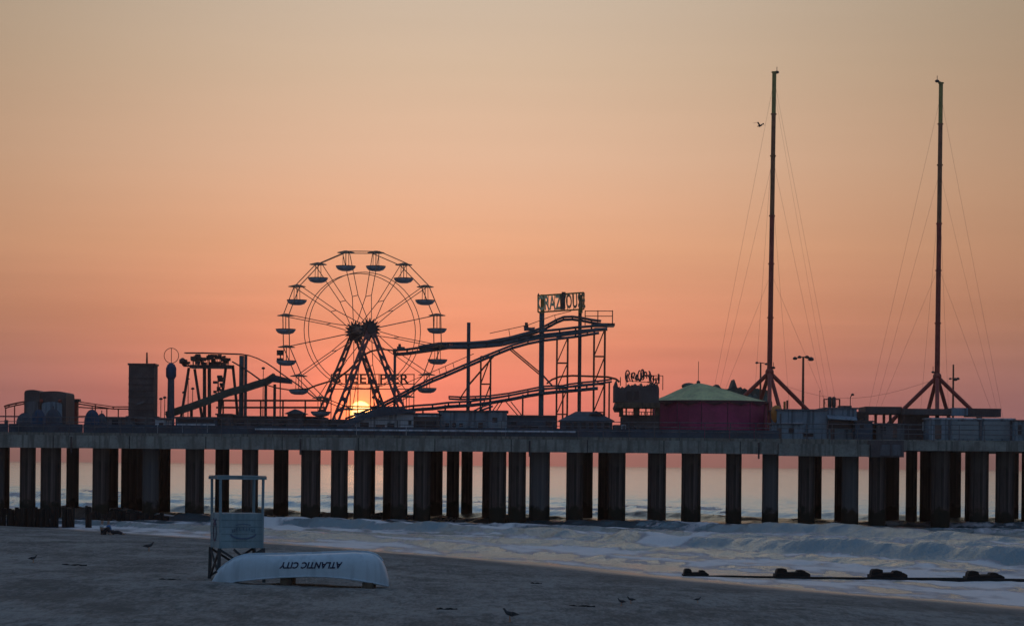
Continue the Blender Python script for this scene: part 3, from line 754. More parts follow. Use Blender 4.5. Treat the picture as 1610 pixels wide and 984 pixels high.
# support legs: an A frame each side
drop = hub.z - DK
for s_ in (-1, 1):
    for sx_ in (-1, 1):
        top = W(sx_ * .12, s_ * 2.55, -.1); foot = W(sx_ * 3.45, s_ * 2.9, 0); foot.z = DK
        m = MB(); dirx = MR @ Vector((1, 0, 0))
        for e in (-1, 1): m.beam(top + dirx * e * .14, foot + dirx * e * .27, .16, .16)
        n = 10
        for k in range(n):
            a = top.lerp(foot, k / n); b = top.lerp(foot, (k + 1) / n); e = 1 if k % 2 else -1
            wa = .14 + .13 * k / n; m.beam(a + dirx * e * wa, b - dirx * e * (wa + .02), .09, .09)
            if k < 8: m.beam(a.lerp(b, .5) - dirx * wa * .8, a.lerp(b, .5) + dirx * wa * .8, .10, .30)
        m.build('support_leg', mat('leg_paint', (.26, .12, .13), .5, 0, .3, 2), wheel)
MB().beam(W(-2.4, -2.85, -drop * .72), W(2.4, -2.85, -drop * .72), .1, .12).build('tie_bar', DSTEEL, wheel)
# gondolas
gon = None
for k, a in enumerate(ang):
    piv = pt(a, RW, 0)
    if gon is None:
        gon = bpy.data.objects.new('gondola', None); col.objects.link(gon); gon.parent = wheel; gon.location = piv - wheel.location
        WL['__g'] = piv
        def gb(mb, nm, mt_):
            o = mb.build(nm, mt_, None, origin=piv); o.location = (0, 0, 0); o.parent = gon; return o
        n = 12
        m = MB(); m.lathe(piv + Vector((0, 0, -.06)), [(.70, 0), (.70, .05), (.12, .2)], 20); gb(m, 'canopy', WHEELP)
        m = MB()
        for sx_ in (-.22, .22): m.tube(piv + Vector((sx_, 0, -.05)), piv + Vector((sx_ * 1.1, 0, -1.2)), .028, n=5)
        m.tube(piv + Vector((0, 0, 0)), piv + Vector((0, 0, -1.5)), .035, n=6); gb(m, 'hanger', WHEELP)
        m = MB(); m.lathe(piv + Vector((0, 0, -1.52)), [(.34, 0), (.62, .09), (.78, .27), (.80, .36), (.74, .40), (.60, .26), (.2, .14)], 20); gb(m, 'tub', TUB)
        m = MB(); m.path([piv + Vector((.80 * math.cos(t_), .80 * math.sin(t_), -1.13)) for t_ in [2 * math.pi * j / 20 for j in range(21)]], .03, 5); gb(m, 'rim_rail', DSTEEL)
    else:
        c = gon.copy(); col.objects.link(c); c.parent = wheel; c.location = piv - wheel.location
        for ch in [o for o in bpy.data.objects if o.parent == gon]:
            d_ = ch.copy(); col.objects.link(d_); d_.parent = c

# sign with pier name behind the wheel
th = thing('lettered_sign', 'open frame sign with big block letters standing behind the wheel legs', 'sign', base(583, 208))
m = MB()
for y in (588.5, 603.5, 611.5): m.beam(P(520, y, 208), P(652, y, 208), .08, .08)
for x in (521, 551, 563, 583, 596, 620, 651): m.beam(P(x, 588, 208), (P(x, 588, 208).x, 208, DK), .08, .08)
m.build('frame', RUST, th)
c = P(584, 596, 207.8); text_mesh('letters', 'STEEL PIER', 1.15, .05, RUST, facing(c), th, 1.12, 1.06, .02)

# hot little float ornaments on the ride behind: round lamp
lamp_post('round headed lamp low over the rising sun between the wheel legs', 588, 626, 206, [(0, -2, .2)], .04)

# ------------------------------------------------------------------ mouse coaster
th = thing('mouse_coaster', 'tall steel mouse coaster with stacked sloping blue grey tracks and high platform', 'roller coaster', base(800, 200))
C = th
track(C, [(619, 554), (640, 552.5), (665, 549), (690, 545.5), (705, 543), (737, 543), (765, 541), (790, 538.5), (815, 532), (835, 527), (850, 524), (880, 521), (905, 518), (930, 516), (955, 514)], 199, 1.1, True, .085, .9, STEEL, .17, sr=.16)
track(C, [(660, 547), (690, 542), (737, 541), (765, 539), (800, 533), (830, 525), (848, 519), (862, 512), (875, 505), (886, 500.5), (900, 500), (915, 502), (930, 505), (945, 507)], 202, 1.0, True, .08, .9, STEEL, .12, sr=.12)
track(C, [(544, 660), (565, 652), (590, 642), (620, 627), (650, 611), (680, 597), (700, 589), (730, 576), (760, 563), (785, 553), (805, 545), (830, 538), (855, 533), (880, 530), (905, 527), (942, 521)], 196, 1.0, True, .075, .9, STEEL, .12, sr=.12)
track(C, [(620, 645), (650, 641), (680, 639), (705, 636), (740, 634), (770, 630), (800, 625), (830, 619), (855, 615), (880, 612.5), (905, 610.5), (940, 607)], 199, 1.1, True, .08, .9, STEEL, .17, sr=.16)
track(C, [(706, 625), (725, 626), (770, 624), (800, 620), (830, 614), (855, 609), (885, 608), (893, 606), (915, 603), (940, 601), (962, 598)], 202, 1.0, True, .065, .9, STEEL, .10, sr=.09)
track(C, [(860, 604), (868, 598), (880, 593.5), (900, 592), (930, 593), (955, 594), (968, 597), (974, 602)], 204, 1.0, False, .07, .9, RUST, .08)
track(C, [(640, 690), (670, 678), (700, 667), (730, 656), (755, 643), (775, 636)], 194, 1.0, True, .06, .9, STEEL, .12, sr=.09)
column(C, 737, 507, 199.4, .15, 'column', STEEL)
column(C, 852, 490, 199.4, .21, 'column', STEEL)
column(C, 912, 488, 199.4, .15, 'column', DSTEEL)
column(C, 621, 548, 199.0, .11, 'column', STEEL)
def lattice(x0, x1, y0, Y, seg):
    m = MB(); a = P(x0, y0, Y); b = P(x1, y0, Y); h = (a.z - DK) / seg
    for X in (a.x, b.x):
        for dy in (0, .9): m.tube((X, Y + dy, DK), (X, Y + dy, a.z), .07, n=6)
    for k in range(seg):
        z = DK + k * h
        for dy in (0, .9):
            m.tube((a.x, Y + dy, z + h), (b.x, Y + dy, z + h), .05, n=5)
            m.tube((a.x, Y + dy, z), (b.x, Y + dy, z + h), .045, n=5)
    m.build('lattice_tower', RUST, C)
lattice(876, 893, 530, 203, 4); lattice(934.5, 951.5, 516, 203, 4); lattice(756, 771.5, 560, 203, 3)
for dx in (-2.2, 2.2):
    MB().beam(P(802 + dx, 548, 200), P(852 + dx, 590, 200), .14, .1).build('brace', RUST, C)
MB().beam(P(852, 588, 200), P(868, 606, 200), .14, .14).build('brace', STEEL, C)
MB().beam(P(776, 560, 200), P(738, 604, 200), .2, .14).build('brace', RUST, C)
MB().beam(P(738, 604, 200), P(722, 628, 200), .12, .1).build('brace', RUST, C)
for x0, x1 in ((790, 775), (795, 816), (803, 822), (785, 768)):
    MB().beam(P(x0, 631, 200), P(x1, 655, 200), .08, .08).build('brace', RUST, C)
for x, y in ((665, 640), (700, 636), (770, 632), (822, 620), (885, 612), (958, 600)): column(C, x, y, 200.4, .07, 'trestle', RUST)
a, b = P(930, 508, 201), P(966, 508, 201)
pf = MB().box(a.x, b.x, 200, 202.5, P(950, 513, 201).z, P(950, 509, 201).z).build('platform', DSTEEL, C)
m = MB()
for dy in (200.05, 202.4):
    for x in (920, 940, 963): m.tube((P(x, 508, dy).x, dy, P(x, 510, 201).z), (P(x, 508, dy).x, dy, P(x, 489, 201).z), .045, n=5)
    for y in (489, 497): m.tube(P(920, y, dy), P(963, y, dy), .035, n=5)
m.build('guard_rail', RUST, pf)
m = MB(); m.path([P(770, 524, 198), P(830, 511, 198), P(870, 496, 198), (P(898, 489, 198))], .03, 5)
for x, y in ((800, 518), (830, 511), (850, 504), (872, 495)): m.tube(P(x, y, 198), P(x + 2, y + 12, 198), .025, n=4)
m.build('hand_rail', RUST, C)
m = MB(); m.path([P(620, 610, 197), P(690, 580, 197), P(745, 556, 197)], .03, 5)
for x, y in ((690, 580), (700, 575.5), (712, 570)): m.tube(P(x, y, 197), P(x + 2, y + 9, 197), .025, n=4)
m.build('hand_rail', RUST, C)
# two parked cars on the top track, and motor lumps
car = thing('coaster_car', 'small dark coaster car on the top track left of the sign post', 'coaster car', P(832, 522, 199) + Vector((0, 0, .2)), 'cars of the mouse coaster')
p_ = P(832, 521, 199)
MB().prism([(p_.x - .42, p_.z + .06), (p_.x + .42, p_.z + .1), (p_.x + .48, p_.z + .35), (p_.x + .2, p_.z + .3), (p_.x - .3, p_.z + .34), (p_.x - .46, p_.z + .5)], 198.6, 199.4).build('body', NAVY, car)
MB().prism([(p_.x - .36, p_.z + .3), (p_.x - .06, p_.z + .3), (p_.x - .12, p_.z + .72), (p_.x - .36, p_.z + .72)], 198.7, 199.3).build('seat', DSTEEL, car)
car = thing('coaster_car', 'small dark coaster car at the left end of the top track', 'coaster car', P(628, 549, 199) + Vector((0, 0, .1)), 'cars of the mouse coaster')
p_ = P(630, 549.5, 199)
MB().prism([(p_.x - .3, p_.z), (p_.x + .3, p_.z), (p_.x + .34, p_.z + .2), (p_.x - .3, p_.z + .25)], 198.7, 199.3).build('body', NAVY, car)
MB().prism([(p_.x - .2, p_.z + .24), (p_.x + .02, p_.z + .24), (p_.x, p_.z + .46), (p_.x - .18, p_.z + .46)], 198.8, 199.2).build('seat', DSTEEL, car)

# the coaster's sign
th = thing('lettered_sign', 'tall cream lettered sign in a frame above the coaster top', 'sign', (P(882, 475, 198.9).x, 198.9, P(882, 490, 198.9).z))
m = MB(); tl, tr_, bl, br = P(846, 465, 198.9), P(918, 460, 198.9), P(846, 491, 198.9), P(918, 486, 198.9)
for a, b in ((tl, tr_), (bl, br), (tl, bl), (tr_, br)): m.beam(a, b, .12, .12)
for x, w_ in ((853, 1), (913, 1)): m.beam(P(x, 463, 199), P(x, 492, 199), .32, .12)
for k in range(5):
    x = 862 + k * 10; m.beam(P(x, 463.8 - .07 * (x - 853), 199), P(x, 490.2 - .07 * (x - 853), 199), .05, .05)
m.build('frame', OLIVE, th)
c = P(868, 477, 198.7)
text_mesh('letters', 'CRAZY', 1.62, .07, YEL, facing(c) @ Matrix.Rotation(R(3), 4, 'Z'), th, .44, 1.05, .045)
c = P(900, 474.5, 198.7)
text_mesh('letters', 'MOUSE', 1.62, .07, mat('sign_brown', (.40, .27, .16), .5), facing(c) @ Matrix.Rotation(R(3), 4, 'Z'), th, .385, 1.05, .04)
m = MB(); mc = P(886.5, 464, 198.8); m.prism([(mc.x - .25, mc.z - 1.2), (mc.x + .1, mc.z - 1.2), (mc.x + .14, mc.z + .25), (mc.x - .18, mc.z + .25)], 198.6, 198.75); m.build('tall_emblem', DSTEEL, th)
MB().tube(P(846.5, 465, 198.9), P(846.5, 461, 198.9), .1, .03, 6).build('finial', DSTEEL, th)

# ------------------------------------------------------------------ more buildings
building('game_booth', 'dull pinkish booth partly lit by the sun left of the lilac booth', 'booth', 505, 560, 660, 190, 5, GREYW, DARKW, [('door', 541, 549, 668, 684), ('window', 515, 530, 666, 675)])
building('lilac_booth', 'pale lilac booth with doors right below the rising sun', 'booth', 558, 650, 648.5, 188.5, 6, OFFW, GREYW,
         [('door', 591, 605, 668, 686), ('window', 609, 620, 665, 673), ('window', 642, 647, 660, 669), ('window', 566, 580, 664, 672), ('pilaster', 624, 626, 660, 686)])
th = bpy.data.objects['lilac_booth']
MB().prism([(P(x, y, 188).x, P(x, y, 188).z) for x, y in ((526, 672), (545, 663), (565, 653.5), (585, 645.5), (600, 639.5), (620, 638.5), (650, 645), (650, 648.2), (575, 657), (545, 674))][::-1], 187.9, 188.35).build('sloping_roof', NAVY, th)
building('dark_stall', 'dark stall with a sloping roof edge right beside the lilac booth', 'stall', 650, 690, 649, 189, 5, DARKW, NAVY, [('dark', 655, 686, 662, 680), ('stripe', 650, 690, 652, 655)])
building('grey_blue_hall', 'wide blue grey hall behind the first coaster column', 'hall', 690, 768, 645, 193, 6, BLUEG, DARKW,
         [('window', 700 + 11 * k, 706 + 11 * k, 665, 671) for k in range(3)] + [('door', 752, 759, 664, 684)])
building('teal_hall', 'taller blue grey hall behind the lower track between two columns', 'hall', 766, 797, 645, 192, 6, BLUEG, NAVY, [('window', 774, 782, 656, 664), ('shutter', 784, 793, 662, 683)])
building('flat_hall', 'long dark teal flat roofed hall left of the thick coaster column', 'hall', 797, 874, 652.5, 192.5, 6, NAVY, DARKW,
         [('window', 804, 812, 662, 670), ('dark', 818, 846, 668, 682), ('window', 858, 868, 661, 669)])
th = building('shingled_pavilion', 'blue shingled pavilion with stepped roof and small cupola', 'pavilion', 882, 963, 659, 191, 5, NAVY, SHING,
         [('window', 890 + 12 * k, 897 + 12 * k, 664, 674) for k in range(6)], roof='hip')
a = P(928, 655, 192); b = P(946, 655, 192)
d_ = MB().box(a.x, b.x, 192, 194, P(930, 656, 192).z, P(930, 651, 192).z).build('cupola', NAVY, th)
MB().prism([(a.x - .1, P(930, 651, 192).z + .002), (b.x + .1, P(930, 651, 192).z + .002), ((a.x + b.x) / 2, P(930, 645.5, 192).z)], 191.8, 194.2).build('cupola_roof', SHING, d_)

# spooky stilt house with sign
th = thing('haunted_house', 'dark wooden fun house with ragged balcony on posts left of the magenta tent', 'fun house', base(1005, 190))
def zz(y, Y=190): return P(1000, y, Y).z
def xx(x, y=650, Y=190): return P(x, y, Y).x
random.seed(11)
top = [(xx(966), zz(632)), (xx(966), zz(606)), (xx(969), zz(598))]
for k in range(13):
    x = 972 + k * 5.0; top.append((xx(x), zz(606 + (3 if k < 3 else 0) + random.random() * 4)))
    top.append((xx(x + 1.2), zz(601.5 + (4 if k < 3 else 0) + random.random() * 4)))
top += [(xx(1036), zz(610)), (xx(1036), zz(633))]
MB().prism(top, 190, 193).build('upper_wall', DARKW, th)
MB().box(xx(968), xx(1037), 189.4, 193.2, zz(641), zz(633) - .002).build('balcony', WOOD, th)
MB().box(xx(978), xx(1037), 190.2, 193, DK, zz(652)).build('lower_wall', DARKW, th)
m = MB()
for x, w_ in ((977, .32), (985, .12), (1001, .5), (1016, .1), (1024, .1), (1034, .35)): m.box(xx(x) - w_ / 2, xx(x) + w_ / 2, 190.3, 190.6, zz(655), zz(641) + .002)
m.build('post', WOOD, th)
m = MB()
for k in range(12): m.box(xx(979 + k * 4.8) - .03, xx(979 + k * 4.8) + .03, 189.45, 189.5, zz(652), zz(648))
m.box(xx(976), xx(1036), 189.43, 189.52, zz(648), zz(647)); m.build('balustrade', WOOD, th)
for x0, x1 in ((985, 993), (997, 1004)): m = MB().box(xx(x0), xx(x1), 189.96, 189.998, zz(628), zz(615)).build('window', GLASS, th)
MB().lathe((xx(972), 190.6, zz(648)), [(.3, 0), (.42, .3), (.3, .6), (.1, .75)], 10).build('lantern', DSTEEL, th)
MB().box(xx(965), xx(980), 189.6, 192, DK, zz(668)).build('step_block', DARKW, th)
MB().tube((xx(976), 191, zz(606)), (xx(976), 191, zz(592)), .04, n=5).build('flag_pole', RUST, th)
th = thing('roof_sign', 'curly cut out sign on thin legs above the dark fun house', 'sign', (xx(1013), 191, zz(604)))
m = MB()
for x in (985, 1043): m.tube((xx(x), 191, zz(612)), (xx(x), 191, zz(589)), .035, n=5)
m.tube((xx(984), 191, zz(598)), (xx(1022), 191, zz(600)), .03, n=5); m.tube((xx(1018), 191, zz(589.5)), (xx(1043), 191, zz(589.5)), .03, n=5)
m.build('frame', RUST, th)
m = MB(); random.seed(23)
cx = 985.5
glyphs = [(985.5, 0), (990, -1), (995, -1), (1000, 0), (1005, -1), (1009, -2), (1014, 0), (1019, 1), (1023.5, 1.5), (1028, 3), (1033, 3)]
for i, (gx, gy) in enumerate(glyphs):
    c0 = Vector((xx(gx + 1.5), 190.9, zz(592.5 + gy)))
    h_ = .22 + .26 * random.random(); w_ = .07 + .08 * random.random(); c0 = c0 + Vector((0, 0, random.uniform(-.1, .12)))
    n = 8; ph = random.random() * 6; span_ = 2.4 + random.random() * 3.6
    pts_ = [c0 + Vector((w_ * math.cos(ph + span_ * k / n) * 1.2, 0, h_ * math.sin(ph + span_ * k / n))) for k in range(n + 1)]
    for a, b in zip(pts_[:-1], pts_[1:]): m.beam(a, b, .09, .1)
    for q_ in range(2): m.beam(c0 + Vector((random.uniform(-.16, .16), 0, random.uniform(0, .42))), c0 + Vector((random.uniform(-.16, .16), 0, random.uniform(-.4, 0))), .08, .1)
    if i % 3 == 0: m.beam(c0 + Vector((-.18, 0, random.uniform(-.1, .3))), c0 + Vector((.2, 0, random.uniform(-.1, .3))), .08, .1)
m.build('letters', DSTEEL, th)
building('grey_box_store', 'dull low wall section under the dark fun house', 'stall', 1000, 1032, 668, 187, 2.5, DARKW, DARKW, [('window', 1006, 1014, 673, 680)])

# magenta round tent
th = thing('circus_tent', 'round magenta walled tent with pale green conical roof', 'tent', base(1124, 194))
TY = 192.0; cc = P(1124, 630, TY); rt = (P(1216, 630, TY).x - P(1032, 630, TY).x) / 2; ze = P(1124, 629, TY).z; za = P(1098, 602, TY).z
n = 28; vs = [(cc.x + rt * math.cos(2 * math.pi * k / n), TY + rt + rt * math.sin(2 * math.pi * k / n), z) for z in (DK, ze) for k in range(n)]
MB().add(vs, [(k, (k + 1) % n, n + (k + 1) % n, n + k) for k in range(n)]).build('tent_wall', MAG, th)
apex = Vector((P(1098, 602, TY).x * 1.02, TY + rt, DK + (za - DK) * (TY + rt) / TY * 1.0))
apx = P(1098, 602, TY + rt)
m = MB(); rings = [(1.035, 0), (.72, .31), (.46, .60), (.22, .85), (.1, .95), (.01, 1.0)]
vs = []
for rr, hh in rings:
    for k in range(n):
        sag = -.10 * math.sin(math.pi * hh) * (k % 2)
        bx_ = cc.x + (apx.x - cc.x) * hh; vs.append((bx_ + rt * rr * math.cos(2 * math.pi * k / n), TY + rt + rt * rr * math.sin(2 * math.pi * k / n), ze - .02 + (apx.z - ze + .02) * hh + sag))
m.add(vs, [(i * n + k, i * n + (k + 1) % n, (i + 1) * n + (k + 1) % n, (i + 1) * n + k) for i in range(len(rings) - 1) for k in range(n)])
m.build('tent_roof', GREENR, th)
m = MB(); vs = [(cc.x + rt * 1.037 * math.cos(2 * math.pi * k / n), TY + rt + rt * 1.037 * math.sin(2 * math.pi * k / n), ze - (.28 if (k % 2 and zq) else 0.0) + .01 - (.12 if zq else 0)) for zq in (0, 1) for k in range(n)]
m.add(vs, [(k, (k + 1) % n, n + (k + 1) % n, n + k) for k in range(n)]); m.build('valance', mat('dark_maroon', (.10, .03, .05), .7), th)
MB().tube(apx - Vector((0, 0, .1)), apx + Vector((0, 0, 1.75)), .025, n=5).build('pennant_mast', RUST, th)
MB().sphere(apx + Vector((0, 0, .05)), .16, 6).build('cap', DSTEEL, th)
for k in range(n // 2, n, 2):
    t_ = 2 * math.pi * k / n; MB().tube((cc.x + rt * 1.002 * math.cos(t_), TY + rt + rt * 1.002 * math.sin(t_), DK), (cc.x + rt * 1.002 * math.cos(t_), TY + rt + rt * 1.002 * math.sin(t_), ze - .1), .04, n=5).build('wall_pole', mat('maroon_pole', (.22, .05, .10), .6), th)

# mock rock scenery behind the tent
th = thing('rock_scenery', 'jagged mock rock backdrop with one small spire behind the green tent roof', 'scenery', base(1165, 206))
random.seed(4)
pl = [(P(1126, 690, 206).x, DK), (P(1126, 606, 206).x, P(1126, 604, 206).z)]
prof_ = [(1130, 605), (1134, 610), (1140, 611.5), (1146, 611), (1150, 609), (1152, 603), (1154.5, 596), (1157, 603), (1159, 609), (1162, 611), (1165, 608), (1168, 612), (1171, 610), (1176, 613.5), (1184, 613), (1190, 610), (1196, 612), (1206, 613), (1212, 617)]
pl += [(P(x, y, 206).x, P(x, y, 206).z) for x, y in prof_] + [(P(1213, 690, 206).x, DK)]
MB().prism(pl[::-1], 206, 209).build('rock_face', mat('mock_rock', (.10, .13, .12), .9, 0, .45, 1.5, .05), th)
m = MB()
for k in range(10):
    x = 1128 + k * 8.5; p_ = P(x, 622, 205.7); m.lathe(Vector((p_.x, 205.9, DK)), [(.7, 0), (.55, p_.z - DK - .5), (.2, p_.z - DK), (.02, p_.z - DK + .2)], 7, False)
m.build('rock_column', MATS['mock_rock'], th)
MB().sphere(P(1083, 607, 206), .42, 8, 1.5, 1, .7).build('boulder', MATS['mock_rock'], th)

# orange ball slide & post with a painted sun reflection
th = thing('orange_drum', 'orange brown round drum wedged between magenta tent and pale building', 'drum', base(1221, 189.5))
MB().lathe((P(1221, 650, 189.5).x, 189.5, P(1221, 664, 189.5).z), [(.2, 0), (.42, .3), (.46, .8), (.36, 1.2), (.1, 1.35)], 14).build('drum', ORG, th)
MB().tube((P(1221, 650, 189.5).x, 189.5, DK), (P(1221, 650, 189.5).x, 189.5, P(1221, 663, 189.5).z), .12, n=8).build('stand', DSTEEL, th)

# right hand buildings
building('pale_block', 'large pale blue grey block right of the magenta tent under the mast', 'building', 1222, 1299, 643, 188.8, 6, BLUEG, GREYW,
         [('pilaster', 1226, 1228, 650, 690), ('door', 1232, 1240, 670, 690), ('stripe', 1222, 1262, 664, 667), ('dark', 1263, 1279, 680, 686)])
building('low_annex', 'pale blue lean-to in front of the large pale block', 'annex', 1214, 1262, 665, 186.8, 1.8, BLUEG, GREYW, [('window', 1240, 1248, 672, 680), ('door', 1222, 1229, 672, 690)])
building('flat_shop', 'blue grey shop with awning and roof pipes right of the pale block', 'shop', 1299, 1347, 640.5, 189, 6, BLUEG, GREYW,
         [('dark', 1302, 1344, 660, 674), ('unit', 1322, 1342, 637, 641), ('door', 1306, 1312, 674, 690)])
th = thing('roof_frame', 'small red pipe frame with two dark drums on the shop roof', 'roof frame', (P(1308, 640, 190).x, 190, P(1308, 640, 190).z))
m = MB(); zr = P(1308, 640.6, 190).z + .004
for x in (1295.5, 1320): m.tube((P(x, 640, 190).x, 190, zr), (P(x, 640, 190).x, 190, P(x, 627, 190).z), .06, n=6)
m.tube(P(1295.5, 627.5, 190), P(1320, 627.5, 190), .05, n=6); m.build('frame', RED, th)
for x in (1304.5, 1311): MB().lathe((P(x, 640, 190).x, 190, zr), [(.12, 0), (.16, .1), (.16, .75), (.08, .85)], 10).build('drum', DSTEEL, th)
th = thing('awning', 'sloping pale awning over the dark shop front opening', 'awning', (P(1322, 655, 188).x, 188, P(1322, 660, 188).z))
m = MB(); A0, A1 = P(1300, 652, 188.9), P(1346, 655, 188.9); B0, B1 = P(1302, 657, 187.6), P(1348, 660, 187.6)
m.add([A0, A1, B1, B0, A0 - Vector((0, 0, .06)), A1 - Vector((0, 0, .06)), B1 - Vector((0, 0, .06)), B0 - Vector((0, 0, .06))], [(0, 1, 2, 3), (7, 6, 5, 4), (3, 2, 6, 7), (0, 4, 5, 1), (1, 5, 6, 2), (0, 3, 7, 4)]); m.build('canvas', BLUEG, th)
m = MB()
for q0 in (B0, B1): m.tube((q0.x, 187.62, DK), (q0.x, 187.62, q0.z - .07), .04, n=5)
m.build('prop', DSTEEL, th)
building('stepped_hut', 'dark hut stepping down toward the open canopy right of the shop', 'hut', 1347, 1366, 647, 190, 4, DARKW, DARKW, [('window', 1352, 1360, 656, 664)])
building('teal_hut', 'teal low hut in front of the stepped dark hut', 'hut', 1345, 1372, 661, 187.5, 2, NAVY, DARKW, [('window', 1352, 1358, 667, 673)])
th = thing('canopy', 'flat dark roofed canopy on red posts left of the second mast', 'canopy', base(1390, 192))
a, b = P(1361, 645, 192), P(1418, 645, 192)
MB().box(a.x, b.x, 192, 196, P(1390, 650.5, 192).z, P(1390, 639, 192).z).build('roof', DARKW, th)
for x in (1377, 1390, 1400, 1414): MB().box(P(x, 660, 192.5).x - .1, P(x, 660, 192.5).x + .1, 192.5, 192.7, DK, P(x, 650.5, 192).z - .003).build('post', RED if x < 1395 else DSTEEL, th)
MB().beam(P(1403, 665, 192.6), P(1413, 651, 192.6), .14, .1).build('strut', RED, th)
building('fence_shed', 'low purple grey shed below the open canopy', 'shed', 1378, 1422, 665, 188, 3, GREYW, DARKW, [('window', 1386, 1393, 670, 677), ('door', 1404, 1410, 670, 688)])
th = thing('canopy', 'long low dark canopy roof across the foot of the second mast', 'canopy', base(1460, 191))
MB().box(P(1420, 645, 191).x, P(1506, 645, 191).x, 190.6, 194.5, P(1460, 652, 191).z, P(1460, 642.5, 191).z).build('roof', DARKW, th)
MB().box(P(1422, 645, 191).x, P(1463, 645, 191).x, 191.5, 194.3, DK, P(1460, 652, 191).z - .003).build('wall', DARKW, th)
MB().box(P(1452, 645, 191).x, P(1459, 645, 191).x, 191.42, 191.497, P(1455, 677, 191).z, P(1455, 663, 191).z).build('notice_board', WHITE, th)
th = thing('container', 'pale blue small container on the roof right of the second mast', 'container', (P(1509, 650, 190).x, 190, P(1509, 652, 190).z))
MB().box(P(1497.5, 640, 190).x, P(1522, 640, 190).x, 190, 192, P(1509, 653, 190).z, P(1509, 641, 190).z).build('shell', BLUEG, th)
m = MB()
for k in range(8): x = P(1499 + 3 * k, 645, 190).x; m.box(x, x + .05, 189.96, 189.998, P(1509, 652, 190).z, P(1509, 642, 190).z)
m.build('rib', BLUEG, th)
th = thing('container', 'long dark container beside the pale blue one on the roof', 'container', (P(1549, 650, 190).x, 190, P(1549, 652, 190).z))
MB().box(P(1523, 640, 190).x, P(1574, 640, 190).x, 190, 192, P(1549, 655, 190).z, P(1549, 642, 190).z).build('shell', DARKW, th)
m = MB()
for k in range(16): x = P(1524 + 3.1 * k, 645, 190).x; m.box(x, x + .05, 189.96, 189.998, P(1549, 653, 190).z, P(1549, 643, 190).z)
m.build('rib', DSTEEL, th)
building('garage_block', 'long flat garage block with wide shutters at the right end', 'garage', 1462, 1594, 655, 188.6, 6, BLUEG, OFFW,
         [('shutter', 1497, 1538, 662, 690), ('shutter', 1546, 1586, 662, 690), ('pilaster', 1491, 1494, 658, 692), ('pilaster', 1540, 1543, 658, 692), ('pilaster', 1588, 1591, 658, 692), ('door', 1470, 1480, 668, 690)], yt2=659)
building('end_office', 'blue grey office with a pale door cut by the right edge', 'office', 1595.5, 1650, 660, 187.5, 6, BLUEG, DARKW, [('window', 1600, 1606, 667, 684), ('window', 1612, 1622, 667, 678)])

# small things along the railing
def cabinet(label, x0, x1, y0, y1, m_, cat='cabinet'):
    a = P(x0, y0, 180.9); b = P(x1, y1, 180.9); th = thing('utility_cabinet', label, cat, ((a.x + b.x) / 2, 181.2, DK), 'cabinets behind the railing')
    z1 = a.z; z0 = DK
    MB().box(a.x, b.x, 180.95, 181.5, z0, z1).build('body', m_, th)
    MB().box(a.x - .03, b.x + .03, 180.92, 181.53, z1 + .001, z1 + .06).build('lid', DSTEEL, th)
    MB().box(a.x + .05, b.x - .05, 180.93, 180.948, z0 + .08, z1 - .08).build('door', GREYW, th)
cabinet('tall narrow pale cabinet by the railing below the fun house', 977.5, 984, 667, 688, OFFW)
cabinet('small blue cabinet by the railing left of centre of the magenta tent', 1073, 1083, 678, 690, BLUEG)
cabinet('wide low pale chest by the railing under the left of the magenta tent', 1040, 1052, 680, 689, BLUEG)
cabinet('first of two pale machines near the dark booth', 348, 353, 676, 686, OFFW, 'machine')
cabinet('second pale machine, nearer the wheel, by the dark booth', 357.5, 363, 675, 686, OFFW, 'machine')
cabinet('pale box at the railing left of the dark tower', 177, 186, 672, 682, BLUEG)

# ------------------------------------------------------------------ masts
def mast(label, xt, yt, xj, yj, feet, Y, wires, head):
    top = P(xt, yt, Y); jn = P(xj, yj, Y); th = thing('ride_mast', label, 'mast', (jn.x, Y, DK), 'tall guyed masts')
    segs = [0, .18, .36, .52, .72, .86, 1.0]
    for k in range(6):
        a = jn.lerp(top, segs[k]); b = jn.lerp(top, segs[k + 1]); ww = .215 - .008 * k
        m = MB(); m.tube(a, b, ww, ww - .004, 10); m.tube(b - Vector((0, 0, .1)), b, ww + .06, n=10)
        m.build('mast_section', (mat('dark_red_paint', (.34, .06, .05), .5, 0, .25, 2)) if k < 3 else OLIVE if k > 4 else mat('dark_brown_paint', (.28, .12, .06), .5, 0, .25, 2), th)
    for fx, fy, fd in feet:
        f = P(fx, fy, Y + fd); t_ = (f - jn); 
        # carry the leg on to the deck
        k_ = (DK - jn.z) / t_.z; f2 = jn + t_ * k_
        MB().tube(jn - Vector((0, 0, .1)), f2, .17, n=8).build('leg', MATS['dark_red_paint'], th)
    MB().sphere(jn - Vector((0, 0, .1)), .36, 8).build('joint', MATS['dark_red_paint'], th)
    for (x0, y0, x1, y1, dy) in wires:
        a = P(x0, y0, Y); a.x = jn.x + (top.x - jn.x) * ((a.z - jn.z) / (top.z - jn.z)); b = P(x1, y1, Y + dy)
        k_ = (DK - a.z) / (b.z - a.z); b2 = a + (b - a) * k_
        MB().tube(a, b2, .0075, n=4, caps=False).build('guy_wire', WIRE, th)
    for hx, hy, r_ in head:
        c = P(hx, hy, Y); lm = MB(); lm.sphere(c, r_, 6, 1.2, 1, .8); lm.tube(c, P(xj + (xt - xj) * ((hy - yj) / (yt - yj)), hy + 2, Y), .05, n=5)
        lm.tube(c, c + Vector((0, 0, .45)), .025, n=4); lm.build('beacon', DSTEEL, th)
